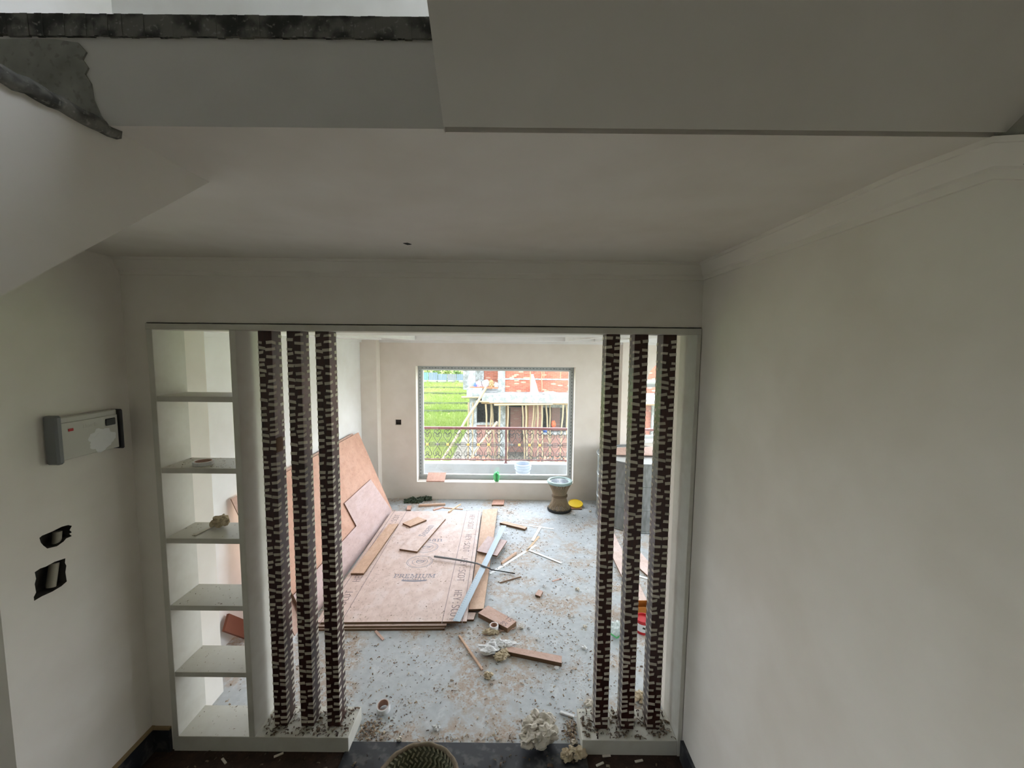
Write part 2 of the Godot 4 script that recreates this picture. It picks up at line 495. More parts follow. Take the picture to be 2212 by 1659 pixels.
func build_structure():
	var st := S()
	bx(st, -2.4, LXR + 0.23, -0.2, 0.0, 2.235, DF + 0.23)
	struct("floor", st, M.floor, "blue-gray site floor smeared with brown sawdust and scuffs")
	st = S()
	bx(st, -3.1, 1.2, -0.2, 0.0, -2.7, 2.235)
	struct("floor", st, M.hall_floor, "dark brown unfinished floor at the foot of the stairs")
	st = S()
	bx(st, -0.93, 0.44, 0.0, 0.006, 1.75, 2.233, 0.002)
	struct("trim_1", st, M.granite, "black stone threshold slab in the passage between the two plinths")
	# far wall with the big window, the arched window and a socket hole
	st = S()
	var e := DF + 0.23
	bx(st, -2.4, -1.735, 0, 2.75, DF, e)
	bx(st, -1.735, -1.645, 0, 1.13, DF, e)
	bx(st, -1.735, -1.645, 1.21, 2.75, DF, e)
	bx(st, -1.735, -1.645, 1.13, 1.21, DF + 0.07, e)
	bx(st, -1.645, -1.42, 0, 2.75, DF, e)
	bx(st, -1.42, 0.933, 0, 0.262, DF, e)
	bx(st, -1.42, 0.933, 2.012, 2.75, DF, e)
	bx(st, 0.933, 1.985, 0, 2.75, DF, e)
	bx(st, 1.985, 2.995, 0, 0.93, DF, e)
	bx(st, 2.995, LXR + 0.23, 0, 2.75, DF, e)
	var cols := 28
	for i in cols:
		var xa := lerpf(1.985, 2.995, float(i) / cols)
		var xb := lerpf(1.985, 2.995, float(i + 1) / cols)
		prism(st, [P(xa, arch_y(xa), DF), P(xb, arch_y(xb), DF), P(xb, 2.75, DF), P(xa, 2.75, DF)], Vector3(0, 0, -0.23))
	bx(st, LXL, -1.945, 0, 2.5, 5.965, DF)
	bx(st, 1.607, 1.85, 0, 2.5, 6.07, DF)
	var wf := struct("wall_far", st, M.paint_beige, "beige plastered far wall with the large window and corner pilaster")
	st = S()
	var rag := [P(-1.735, 1.14, DF - 0.001), P(-1.72, 1.128, DF - 0.001), P(-1.69, 1.133, DF - 0.001), P(-1.66, 1.125, DF - 0.001), P(-1.643, 1.14, DF - 0.001), P(-1.648, 1.17, DF - 0.001), P(-1.64, 1.2, DF - 0.001), P(-1.66, 1.214, DF - 0.001), P(-1.69, 1.208, DF - 0.001), P(-1.72, 1.213, DF - 0.001), P(-1.738, 1.2, DF - 0.001)]
	for i in rag.size():
		rag[i] = rag[i] + Vector3(0, 0, -0.05)
	prism(st, rag, Vector3(0, 0, -0.015))
	bx(st, -1.715, -1.665, 1.14, 1.2, DF + 0.035, DF + 0.06)
	obj("socket_box", st, M.hole, wf)
	st = S()
	bx(st, -2.4, LXL, 0, 2.75, D1, 3.22)
	bx(st, -2.4, LXL, 0, 2.75, 3.93, DF)
	bx(st, -2.4, LXL, 0, 0.3, 3.22, 3.93)
	bx(st, -2.4, LXL, 2.3, 2.75, 3.22, 3.93)
	struct("wall_living_left", st, M.paint_cool, "bright white plastered wall behind the leaning plywood sheets")
	st = S()
	bx(st, LXR, LXR + 0.23, 0, 2.75, D1, 2.9)
	bx(st, LXR, LXR + 0.23, 0, 2.75, 5.9, DF)
	bx(st, LXR, LXR + 0.23, 2.3, 2.75, 2.9, 5.9)
	bx(st, LXR, LXR + 0.23, 0, 0.5, 2.9, 5.9)
	struct("wall_living_right", st, M.paint_cool, "white plastered side wall with a wide window")
	st = S()
	bx(st, -2.45, -1.9, 0, CH, D0, D1)
	bx(st, -1.9, 0.985, 2.411, CH, D0, D1)
	bx(st, 0.985, LXR + 0.23, 0, CH, D0, D1)
	struct("wall_partition", st, M.paint, "gray-white wall around the wide opening, forming the header above it")
	# living room ceiling with coffers
	st = S()
	bx(st, -2.4, LXR + 0.23, 2.5, 2.75, D1, e)
	var lo := 2.385
	bx(st, LXL, LXR, lo, 2.5, D1, 3.4)
	bx(st, LXL, LXR, lo, 2.5, 5.72, DF)
	for r in [[LXL, -1.79], [-1.405, -1.33], [0.72, 0.77], [1.127, 1.2], [3.25, LXR]]:
		bx(st, r[0], r[1], lo, 2.5, 3.4, 5.72)
	bx(st, LXL, LXR, lo - 0.035, lo, DF - 0.03, DF)
	bx(st, LXL, LXL + 0.03, lo - 0.035, lo, D1, DF)
	struct("ceiling", st, M.paint_cool, "white false ceiling with shallow coffers in the bright room")
	# windows
	build_windows()
	# hall
	var wl := CSGBox3D.new()
	wl.name = numbered("wall_left")
	wl.size = Vector3(0.88, CH, D0 - 1.565)
	wl.position = P(XL - 0.44, CH * 0.5, (D0 + 1.565) * 0.5)
	wl.material = M.paint
	for poly in [[[90, 1162], [96, 1157], [118, 1148], [138, 1138], [152, 1134], [160, 1136], [155, 1145], [160, 1150], [154, 1153], [160, 1158], [148, 1163], [142, 1170], [128, 1180], [107, 1185], [98, 1178], [93, 1172]], [[80, 1236], [92, 1228], [104, 1224], [122, 1214], [146, 1206], [145, 1216], [148, 1222], [146, 1236], [149, 1256], [138, 1266], [118, 1278], [96, 1288], [79, 1298], [78, 1290], [83, 1280], [80, 1262], [83, 1250]]]:
		var pts := []
		for q in poly: pts.append(on_x(q[0], q[1], XL + 0.01) - wl.position)
		var hs := S()
		prism(hs, pts, Vector3(-0.075, 0, 0))
		hs.index()
		var cm := CSGMesh3D.new()
		cm.mesh = hs.commit()
		cm.material = M.hole
		cm.operation = CSGShape3D.OPERATION_SUBTRACTION
		wl.add_child(cm)
	add_child(wl)
	tag(wl, "gray-white wall with two broken-out socket holes beside the shelves", "", "", "structure")
	var cd := thing("conduit", "pale conduit pipe stub seen inside the upper wall hole", "pipe")
	st = S()
	tube(st, [on_x(122, 1180, XL - 0.03), on_x(124, 1148, XL - 0.03)], 0.016, 10)
	obj("pipe", st, M.conduit, cd)
	cd = thing("conduit", "pale conduit pipe stub seen inside the larger lower wall hole", "pipe")
	st = S()
	tube(st, [on_x(110, 1268, XL - 0.03), on_x(117, 1216, XL - 0.03)], 0.017, 10)
	obj("pipe", st, M.conduit, cd)
	st = S()
	bx(st, -3.1, -2.25, CH, 2.93, -2.7, 2.18)
	bx(st, -2.45, -2.25, 2.93, 5.6, -2.7, 1.6)
	bx(st, -3.1, -2.9, 0, CH, -2.7, 0.5)
	bx(st, -3.1, -2.9, 0, CH, 1.45, 2.18)
	bx(st, -3.1, -2.9, 0, 0.3, 0.5, 1.45)
	bx(st, -3.1, -2.9, 2.5, CH, 0.5, 1.45)
	bx(st, -2.25, -2.15, 0, CH, 1.22, 1.565)
	bx(st, -2.25, -2.15, 0, CH, -2.5, -0.2)
	bx(st, -2.25, -2.15, 2.55, CH, -0.2, 1.22)
	bx(st, -2.25, XL, CH, 5.6, 0.88, 2.45)
	struct("wall_stair_left", st, M.paint_cool, "stairwell wall rising on the left past the upper floor")
	st = S()
	bx(st, XR, 1.2, 0, 5.6, -2.7, 1.0)
	bx(st, XR, 1.2, 0, 3.5, 1.0, D0)
	bx(st, XR, 1.2, 4.9, 5.6, 1.0, D0)
	bx(st, XR, 1.2, 3.5, 4.9, 2.1, D0)
	bx(st, XR, 1.2, CH, 5.6, D0, 2.45)
	var wr := struct("wall_right", st, M.paint, "wide warm gray plastered wall beside the opening")
	st = S()
	var pat := []
	for q in [[2127, 291], [2212, 204], [2236, 180], [2236, 372], [2212, 356], [2196, 344], [2183, 333], [2168, 325], [2160, 316], [2146, 309], [2138, 299]]: pat.append(on_x(q[0], q[1], XR - 0.003))
	prism(st, pat, Vector3(0.003, 0, 0))
	obj("bare_plaster_patch", st, M.patch, wr)
	st = S()
	bx(st, -2.9, 1.2, 0, 5.6, -2.7, -2.5)
	struct("wall_stair_back", st, M.paint_cool, "plain stairwell wall behind the stair flights")
	st = S()
	bx(st, -2.25, 1.2, 2.93, 5.6, 2.24, 2.45)
	struct("wall_upper", st, M.paint_cool, "pale upper-floor wall seen above the stair slab edge")
	st = S()
	bx(st, -2.45, 1.2, 5.6, 5.8, -2.7, 2.45)
	struct("ceiling_stair", st, M.paint_cool, "ceiling closing the top of the stairwell")
	st = S()
	bx(st, -2.25, XR, CH, 2.93, 0.89, D1)
	var ce := struct("ceiling_hall", st, M.paint, "plastered hall ceiling sloping off under the stairs")
	st = S()
	var cr := []
	for q in [[871, 526], [880, 525.4], [889, 528.5], [880, 529.5]]: cr.append(on_y(q[0], q[1], CH - 0.002))
	prism(st, cr, Vector3(0, 0.002, 0))
	obj("slot", st, M.hole, ce)
	# cornices
	st = S()
	cornice(st, P(XR, CH, 1.05), P(XR, CH, D0), Vector3.LEFT)
	cornice(st, P(XR, CH, 0.885), P(XR, CH, 1.05), Vector3.LEFT, 0.25, 1.0)
	cornice(st, P(XR, CH - 0.035, 0.8), P(XR, CH, 0.885), Vector3.LEFT, 0.1, 0.25)
	struct("trim_2", st, M.paint, "stepped plaster cornice along the right wall")
	st = S()
	cornice(st, P(XL, CH, D0), P(XR, CH, D0), Vector3.BACK)
	struct("trim_3", st, M.paint, "stepped plaster cornice above the wide opening")
	# slab edge of the upper floor
	st = S()
	bx(st, -2.25, -0.141, CH - 0.004, 2.9, 0.87, 0.89)
	var sl := struct("trim_4", st, M.paint, "gray plastered slab edge of the upper floor")
	st = S()
	var steps := 150
	for i in steps:
		var xa := lerpf(-2.25, -0.145, float(i) / steps)
		var xb := lerpf(-2.25, -0.145, float(i + 1) / steps)
		bx(st, xa, xb, 2.8965 - rng.randf() * 0.003, 2.935, 0.864 + rng.randf() * 0.002, 0.9)
	obj("bare_cement_edge", st, M.cement_dark, sl)
	st = S()
	pat = []
	for q in [[-60, 83], [120, 85], [168, 92], [186, 112], [178, 128], [190, 146], [183, 160], [196, 180], [202, 215], [216, 248], [238, 276], [210, 272], [-60, 100]]: pat.append(on_d(q[0], q[1], 0.867))
	prism(st, pat, Vector3(0, 0, -0.003))
	obj("bare_cement_patch", st, M.patch, sl)
	# stair flights
	st = S()
	prism(st, [P(-0.141, CH, 0.87), P(-0.141, CH + 0.72 * 2.4, -1.53), P(-0.141, CH + 0.72 * 2.4 + 0.24, -1.53), P(-0.141, CH + 0.24, 0.87)], Vector3(XR + 0.141, 0, 0))
	var fu := obj("stair_flight", st, M.paint)
	tag(fu, "brown-gray sloping underside of the upper stair flight overhead", "", "", "structure")
	st = S()
	prism(st, [P(-0.82, CH, 1.165), P(-0.82, CH, 0.9), P(-0.82, 2.72, 0.7), P(-0.82, 1.45, -1.1), P(-0.82, 1.06, -1.1)], Vector3(-1.2, 0, 0))
	var fl := obj("stair_flight", st, M.paint)
	tag(fl, "pale plastered side of the stair flight with a slanting lower edge", "", "", "structure")
	st = S()
	var gp := []
	for i in 26:
		var t := i / 25.0
		gp.append(P(-0.818 + rng.randf() * 0.005, lerpf(CH - 0.008, 2.71, t) + rng.randf() * 0.006, lerpf(0.895, 0.45, t)))
	tube(st, gp, 0.014, 6)
	obj("rough_joint", st, M.cement_dark, fl)
	var sd := struct_node("stair_flight", "rough concrete lower stair flight rising from the hall floor")
	for i in 9:
		st = S()
		bx(st, -0.8, 0.96, 0.0, 0.165 * (i + 1), 1.5 - 0.27 * (i + 1), 1.5 - 0.27 * i, 0.004)
		obj("step", st, M.patch, sd)
	# skirtings
	st = S()
	bx(st, XL, XL + 0.018, 0, 0.132, 1.6, D0)
	bx(st, XL + 0.018, -1.912, 0, 0.132, D0 - 0.018, D0)
	var bl := struct("baseboard_left", st, M.granite, "dark stone skirting along the left wall with mortar lip")
	st = S()
	bx(st, XL, XL + 0.016, 0.132, 0.146, 1.6, D0)
	bx(st, XL + 0.016, -1.912, 0.132, 0.144, D0 - 0.016, D0)
	obj("mortar_lip", st, M.mortar_edge, bl)
	st = S()
	bx(st, XR - 0.018, XR, 0, 0.115, 1.55, D0 - 0.03)
	struct("baseboard_right", st, M.granite, "dark stone skirting along the right wall")

func arch_y(x: float) -> float:
	var u := (x - 2.49) / 0.505
	return 1.8 + 0.38 * sqrt(maxf(0.0, 1.0 - u * u))

func build_windows():
	var w := struct_node("window_1", "large fixed window with gray protective film on its frame")
	var x0 := -1.42
	var x1 := 0.933
	var y0 := 0.262
	var y1 := 2.012
	var d := 6.28
	var fw := 0.055
	for r in [[x0, x1, y1 - fw, y1], [x0, x1, y0, y0 + fw], [x0, x0 + fw, y0 + fw, y1 - fw], [x1 - fw, x1, y0 + fw, y1 - fw]]:
		var st := S()
		bx(st, r[0], r[1], r[2], r[3], d, d + 0.05, 0.004)
		obj("frame_bar", st, M.alu, w)
	x0 += fw
	x1 -= fw
	y0 += fw
	y1 -= fw
	var b := 0.018
	for r in [[x0, x1, y1 - b, y1], [x0, x1, y0, y0 + b], [x0, x0 + b, y0 + b, y1 - b], [x1 - b, x1, y0 + b, y1 - b]]:
		var st := S()
		bx(st, r[0], r[1], r[2], r[3], d + 0.012, d + 0.05, 0.002)
		obj("glazing_bead", st, M.alu_white, w)
	var gs := S()
	bx(gs, x0 + b, x1 - b, y0 + b, y1 - b, d + 0.03, d + 0.036)
	obj("pane", gs, M.glass, w)
	# scraps of printed film along the frame
	var fs := S()
	for i in 46:
		var xx := lerpf(-1.36, 0.86, i / 45.0) + rng.randf_range(-0.01, 0.01)
		bx(fs, xx, xx + rng.randf_range(0.012, 0.03), 1.975, 1.982 + rng.randf() * 0.004, d - 0.0012, d)
		if i < 32:
			var yy := lerpf(0.34, 1.92, i / 31.0)
			bx(fs, -1.398, -1.39 + rng.randf() * 0.004, yy, yy + 0.022, d - 0.0012, d)
			bx(fs, 0.9, 0.908 + rng.randf() * 0.004, yy, yy + 0.022, d - 0.0012, d)
	var fo := obj("film_print", fs, mat(c8(84, 90, 92), 0.6), w)
	fo.set_meta("kind", "stuff")
	# arched window
	w = struct_node("window_2", "arched window with gray frame and transom beside the big window")
	for r in [[1.985, 2.995, 1.715, 1.765], [1.985, 2.995, 0.93, 0.975], [1.985, 2.03, 0.975, 1.715], [2.95, 2.995, 0.975, 1.715], [2.47, 2.51, 0.975, 1.715]]:
		var st := S()
		bx(st, r[0], r[1], r[2], r[3], d, d + 0.05, 0.004)
		obj("frame_bar", st, M.alu, w)
	var ast := S()
	var n := 30
	for i in n:
		var pa := _ell(PI * i / n, 1.0)
		var pb := _ell(PI * (i + 1) / n, 1.0)
		var qa := _ell(PI * i / n, 0.92)
		var qb := _ell(PI * (i + 1) / n, 0.92)
		prism(ast, [P(pa.x, pa.y, d), P(pb.x, pb.y, d), P(qb.x, qb.y, d), P(qa.x, qa.y, d)], Vector3(0, 0, -0.05))
	obj("arched_frame", ast, M.alu, w)
	var sst := S()
	bx(sst, 1.985, 2.995, 1.765, 1.8, d + 0.005, d + 0.05)
	obj("transom", sst, M.alu_white, w)
	gs = S()
	bx(gs, 2.03, 2.47, 0.975, 1.715, d + 0.02, d + 0.026)
	obj("pane", gs, M.glass, w)
	gs = S()
	bx(gs, 2.51, 2.95, 0.975, 1.715, d + 0.02, d + 0.026)
	obj("pane", gs, M.glass, w)
	gs = S()
	var pp := []
	for i in n + 1:
		var q := _ell(PI * i / n, 0.92)
		pp.append(P(q.x, q.y, d + 0.02))
	prism(gs, pp, Vector3(0, 0, -0.006))
	obj("pane", gs, M.glass, w)
	# sill below arched window
	var si := S()
	bx(si, 1.95, 3.03, 0.9, 0.93, DF - 0.03, DF)
	obj("sill", si, M.paint_cool, w)
	# balcony door frame in the side wall
	w = struct_node("window_4", "white frame of the wide window in the side wall")
	for r in [[2.25, 2.3, 2.9, 5.9], [0.5, 2.25, 2.9, 2.95], [0.5, 2.25, 5.85, 5.9], [0.5, 0.55, 2.95, 5.85], [0.55, 2.25, 4.37, 4.42]]:
		var st := S()
		bx(st, LXR + 0.08, LXR + 0.14, r[0], r[1], r[2], r[3], 0.004)
		obj("frame_bar", st, M.alu_white, w)
	w = struct_node("window_3", "upper hall window frame above the stairs")
	for r in [[1.0, 2.1, 4.85, 4.9], [1.0, 2.1, 3.5, 3.55], [1.0, 1.05, 3.55, 4.85], [2.05, 2.1, 3.55, 4.85]]:
		var st := S()
		bx(st, 1.06, 1.11, r[2], r[3], r[0], r[1], 0.004)
		obj("frame_bar", st, M.alu_white, w)

	w = struct_node("window_5", "frame of the side window lighting the hall beside the stairs")
	for r in [[0.5, 1.45, 2.45, 2.5], [0.5, 1.45, 0.3, 0.35], [0.5, 0.55, 0.35, 2.45], [1.4, 1.45, 0.35, 2.45]]:
		var st := S()
		bx(st, -3.02, -2.97, r[2], r[3], r[0], r[1], 0.004)
		obj("frame_bar", st, M.alu_white, w)

	w = struct_node("window_6", "narrow window frame in the white side wall behind the shelves")
	for r in [[3.22, 3.93, 2.26, 2.3], [3.22, 3.93, 0.3, 0.34], [3.22, 3.26, 0.34, 2.26], [3.89, 3.93, 0.34, 2.26]]:
		var st := S()
		bx(st, -2.36, -2.32, r[2], r[3], r[0], r[1], 0.004)
		obj("frame_bar", st, M.alu_white, w)

func _ell(a: float, k: float) -> Vector2:
	return Vector2(2.49 - 0.505 * k * cos(a), 1.8 + 0.38 * k * sin(a))

# ---------------------------------------------------------------- partition: shelves, plinths, posts
func build_partition():
	var u := thing("shelving_unit", "tall open-backed white shelving unit with five shelves built into the opening", "shelf", P(-1.665, 0, 2.275))
	var o := u.position
	for r in [[-1.897, -1.866], [-1.468, -1.435]]:
		var st := S()
		bx(st, r[0] - o.x, r[1] - o.x, 0.09, 2.374, 2.17 + o.z, 2.383 + o.z, 0.0015)
		obj("side_panel", st, M.primer, u)
	for y in [2.026, 1.641, 1.2515, 0.8685, 0.477]:
		var st := S()
		bx(st, -1.866 - o.x, -1.468 - o.x, y - 0.029, y, 2.172 + o.z, 2.383 + o.z, 0.0015)
		obj("shelf", st, M.primer, u)
	var st := S()
	bx(st, -1.897, 0.977, 2.374, 2.405, 2.166, 2.385, 0.0015)
	struct("trim_5", st, M.primer, "primed head board running across the top of shelves and posts")
	st = S()
	bx(st, 0.955, 0.977, 0.0, 2.374, 2.166, 2.385, 0.0015)
	struct("trim_6", st, M.primer, "primed jamb board against the right wall")
	var p := thing("plinth", "low white plinth under the shelves and three taped posts", "plinth", P(-1.4, 0, 2.275))
	st = S()
	bx(st, -0.497, 0.493, 0, 0.09, -0.105, 0.103, 0.002)
	obj("body", st, M.primer, p)
	p = thing("plinth", "low white plinth carrying three taped posts beside the right wall", "plinth", P(0.686, 0, 2.275))
	st = S()
	bx(st, -0.269, 0.268, 0, 0.09, -0.105, 0.103, 0.002)
	obj("body", st, M.primer, p)
	# posts
	var tapes := []
	for i in 8:
		tapes.append(tape_mesh(i))
	var names := [
		[-1.3255, "dark brown post dotted with tape, beside the shelving unit", "posts left of the passage"],
		[-1.1715, "dark brown taped post, middle one on the plinth with the shelves", "posts left of the passage"],
		[-1.0185, "dark brown taped post at the passage end of the shelf plinth", "posts left of the passage"],
		[0.5395, "dark brown taped post at the passage end of the right-wall plinth", "posts right of the passage"],
		[0.6905, "dark brown taped post, middle one of three beside the right wall", "posts right of the passage"],
		[0.8425, "dark brown taped post nearest the jamb board at the right wall", "posts right of the passage"]]
	var pst := S()
	bx(pst, -0.0365, 0.0365, 0, 2.284, -0.0475, 0.0475, 0.002)
	var pmesh := pst.commit()
	var first := true
	for nm in names:
		var t := thing("wooden_post", nm[1], "post", P(nm[0], 0.09, 2.2875), 0.0, nm[2])
		part("shaft", pmesh, M.veneer, t)
		for k in 4:
			var y := rng.randf_range(0.012, 0.03)
			while y < 2.262:
				var cornerp := Vector3(0.0365 if k == 0 or k == 1 else -0.0365, y, 0.0475 if k == 0 or k == 3 else -0.0475)
				var T := Transform3D(Basis(Vector3.UP, PI * 0.5 * k), cornerp)
				part("masking_tape", tapes[rng.randi() % 8], M.tape if rng.randf() < 0.6 else M.tape_b, t, T)
				y += rng.randf_range(0.026, 0.052)
		if first:
			first = false
			st = S()
			bx(st, 0.0365, 0.0405, 1.62, 1.7, -0.045, 0.02, 0.001)
			obj("bare_wood_patch", st, M.ply_edge, t)

func tape_mesh(i: int) -> ArrayMesh:
	var r := RandomNumberGenerator.new()
	r.seed = 900 + i
	var st := S()
	var h := r.randf_range(0.012, 0.017)
	var a := r.randf_range(0.024, 0.036)
	var b := r.randf_range(0.02, 0.042)
	var ka := r.randf_range(-0.12, 0.12)
	var kb := r.randf_range(-0.2, 0.2)
	var e := 0.0009
	var cut := r.randf_range(-0.004, 0.006)
	prism(st, [Vector3(e, 0, e), Vector3(e, h, e), Vector3(-a - cut, h + ka * a, e), Vector3(-a, ka * a, e)], Vector3(0, 0, -e))
	prism(st, [Vector3(e, 0, e), Vector3(e, h, e), Vector3(e, h + kb * b, -b), Vector3(e, kb * b, -b - cut)], Vector3(-e, 0, 0))
	return st.commit()
# ---------------------------------------------------------------- things in the bright room
# flat board from photo corners of its top face, at height y, with thickness th; edge strip in another tone
func board(called: String, label: String, category: String, px: Array, y: float, th: float, m: Material, group := "", em: Material = null) -> Node3D:
	var w := []
	for q in px:
		w.append(on_y(q[0], q[1], y if q.size() < 3 else q[2]))
	return board_w(called, label, category, w, th, m, group, em)
func board_w(called: String, label: String, category: String, w: Array, th: float, m: Material, group := "", em: Material = null) -> Node3D:
	var c := Vector3.ZERO
	for p in w: c += p
	c /= w.size()
	var e: Vector3 = w[1] - w[0]
	var f: Vector3 = w[2] - w[1]
	var long := e if e.length() > f.length() else f
	var turn := atan2(long.x, long.z)
	var base := Vector3(c.x, c.y - th, c.z)
	var t := thing(called, label, category, base, turn, group)
	var inv := t.transform.affine_inverse()
	var loc := []
	for p in w: loc.append(inv * p)
	var st := S()
	prism(st, loc, Vector3(0, -0.0012, 0))
	obj("face_veneer", st, m, t)
	st = S()
	var low := []
	for p in loc: low.append(p + Vector3(0, -0.0012, 0))
	prism(st, low, Vector3(0, -th + 0.0012, 0))
	obj("core", st, em if em != null else M.ply_edge, t)
	return t
func strip_line(called: String, label: String, category: String, a: Array, b: Array, y: float, wd: float, th: float, m: Material, group := "") -> Node3D:
	var p := on_y(a[0], a[1], y)
	var q := on_y(b[0], b[1], y if b.size() < 3 else b[2])
	var mid := (p + q) * 0.5
	var dir := q - p
	var t := thing(called, label, category, Vector3(mid.x, minf(p.y, q.y) - th, mid.z), atan2(dir.x, dir.z), group)
	var st := S()
	var l := dir.length()
	boxT(st, Transform3D(Basis(Vector3.RIGHT, -asin(dir.y / l)), Vector3(0, mid.y - th * 0.5 - t.position.y, 0)), Vector3(wd, th, l), th * 0.15)
	obj("strip", st, m, t)
	return t
func text_on(parent: Node3D, s: String, font: String, size: float, at: Vector3, b: Basis, m: Material, outline := false):
	# flat printed lettering; b: x = reading direction, y = up of the letters, z = normal
	var tm := TextMesh.new()
	var f := SystemFont.new()
	f.font_names = PackedStringArray([font])
	tm.font = f
	tm.text = s
	tm.font_size = 32
	tm.pixel_size = size / 32.0
	tm.depth = 0.0008
	tm.curve_step = 1.0
	var o := part("lettering", tm, m, parent, Transform3D(b, at))
	return o
func ring_mesh(r0: float, r1: float, sx := 1.0, n := 40) -> ArrayMesh:
	var st := S()
	for i in n:
		var a := TAU * i / n
		var b := TAU * (i + 1) / n
		face(st, [Vector3(cos(a) * r0 * sx, 0, sin(a) * r0), Vector3(cos(b) * r0 * sx, 0, sin(b) * r0), Vector3(cos(b) * r1 * sx, 0, sin(b) * r1), Vector3(cos(a) * r1 * sx, 0, sin(a) * r1)], Vector3.UP)
	return st.commit()
func on_plane(x, y, p0: Vector3, n: Vector3) -> Vector3:
	var v := ray(x, y)
	var o := Vector3(0, EYE, 0)
	return o + v * ((p0 - o).dot(n) / v.dot(n))
func roll_of_tape(label: String, at: Vector3, r: float, h: float, tilt: Basis, group := ""):
	var t := thing("tape_roll", label, "tape", at, 0.0, group)
	var st := S()
	var T := Transform3D(tilt, Vector3.ZERO)
	lathe(st, [Vector2(r * 0.82, 0), Vector2(r, 0), Vector2(r, h), Vector2(r * 0.82, h)], 28, T)
	obj("tape_band", st, M.paper, t)
	st = S()
	lathe(st, [Vector2(r * 0.82, h), Vector2(r * 0.74, h), Vector2(r * 0.74, 0), Vector2(r * 0.82, 0)], 28, T)
	obj("core", st, M.ply_brown, t)
	return t

func build_living_things():
	var st := S()
	# --- plywood lying on the floor
	var A := on_y(1008, 1342, 0.056)
	var B := on_y(1040, 1104, 0.056)
	var C := on_y(859, 1104, 0.056)
	var wv := C - B
	wv = wv.normalized() * 1.22
	var ply := board_w("plywood_sheet", "full plywood sheet with printed marks, topmost of the stack on the floor", "plywood", [A, B, B + wv, A + wv], 0.018, M.ply, "plywood sheets stacked on the floor")
	var inv := ply.transform.affine_inverse()
	var lx := (ply.transform.basis.inverse() * (-wv)).normalized()
	var lz := (ply.transform.basis.inverse() * (A - B)).normalized()
	var up := Vector3.UP
	var flat := Basis(lx, -lz, up)
	var top := func(px, py) -> Vector3: return inv * on_y(px, py, 0.0565)
	text_on(ply, "PREMIUM", "Droid Serif", 0.085, top.call(896, 1244), flat, M.ink_blue)
	text_on(ply, "QUALITY", "Droid Serif", 0.05, top.call(895, 1250.5), flat, M.ink_blue)
	text_on(ply, "san", "Droid Serif", 0.11, top.call(940, 1166), flat, M.ink_blue)
	st = S()
	var bw := []
	for i in 13:
		var u := i / 12.0 - 0.5
		bw.append([u * 0.24, -0.035 * u * u * 4.0])
	for i in 12:
		var c0: Vector3 = top.call(894, 1255)
		var p0: Vector3 = c0 + lx * bw[i][0] - lz * (bw[i][1] * -0.4)
		var p1: Vector3 = c0 + lx * bw[i + 1][0] - lz * (bw[i + 1][1] * -0.4)
		prism(st, [p0 - lz * 0.012, p1 - lz * 0.012, p1 + lz * 0.012, p0 + lz * 0.012], Vector3(0, 0.0004, 0))
	obj("printed_banner", st, M.ink_blue, ply)
	for q in [[907, 1213, 0.0], [920, 1182, 0.0]]:
		for r in [[0.118, 0.124], [0.105, 0.108], [0.07, 0.074], [0.03, 0.036]]:
			var o := part("printed_ring", ring_mesh(r[0], r[1], 1.1), M.ink_blue, ply, Transform3D(Basis(lx, up, lz), top.call(q[0], q[1]) + Vector3(0, 0.0003, 0)))
			o.position.y = 0.0183
		text_on(ply, "NEP", "Droid Serif", 0.05, top.call(q[0] + 3, q[1] - 1), flat, M.ink_blue)
	# margin lines and rotated margin lettering
	st = S()
	for s in [[-0.5 * 1.22 + 0.035, 0.0], [-0.5 * 1.22 + 0.2, 0.0], [0.5 * 1.22 - 0.035, 0.0], [0.5 * 1.22 - 0.2, 0.0]]:
		boxT(st, Transform3D(Basis(lx, up, lz), lx * s[0] + Vector3(0, 0.0182, 0)), Vector3(0.005, 0.0006, 2.36))
	obj("printed_line", st, M.ink, ply)
	for i in 4:
		var z := 0.93 - i * 0.58
		text_on(ply, "HEY:SCOT", "Droid Sans Mono", 0.092, lx * (-0.5 * 1.22 + 0.115) + lz * z + Vector3(0, 0.0183, 0), Basis(-lz, -lx, up), M.ink)
		text_on(ply, "HEY:SCOT", "Droid Sans Mono", 0.092, lx * (0.5 * 1.22 - 0.115) + lz * z + Vector3(0, 0.0183, 0), Basis(lz, lx, up), M.ink)
	var A2 := on_y(964, 1351, 0.037)
	board_w("plywood_sheet", "plywood sheet, second from the top of the stack on the floor", "plywood", [A2, A2 + (B - A) * 0.97, A2 + (B - A) * 0.97 + wv * 0.88, A2 + wv * 0.88], 0.0175, M.ply, "plywood sheets stacked on the floor")
	var A3 := on_y(960, 1357, 0.0185)
	board_w("plywood_sheet", "plywood sheet at the very bottom of the stack on the floor", "plywood", [A3, A3 + (B - A) * 0.95, A3 + (B - A) * 0.95 + wv * 0.88, A3 + wv * 0.88], 0.0175, M.ply, "plywood sheets stacked on the floor")
	board("plywood_offcut", "long narrow tan plywood offcut slid under the stack edge below the steel rule", "plywood", [[1045, 1315], [1013, 1316], [1043, 1101], [1075, 1098]], 0.037, 0.018, M.ply_tan)
	board("plywood_offcut", "small plywood scrap poking out from under the stack corner", "plywood", [[1028, 1323], [1006, 1323], [1003, 1338], [1023, 1338]], 0.018, 0.017, M.ply)
	# --- leaning sheets
	var bd := P(-1.668, 0.0, 5.68)
	var tp := on_x(767, 938, LXL + 0.06)
	var nrm := Vector3(tp.y - bd.y, -(tp.x - bd.x), 0).normalized()
	var dz := Vector3(0, 0, 2.44)
	var sl := (tp - bd)
	sl.z = 0
	leaning("leaning_plywood", "warm orange-brown plywood sheet leaning against the white wall", [bd, bd + dz, bd + dz + sl, bd + sl], -nrm * 0.018, M.ply_warm)
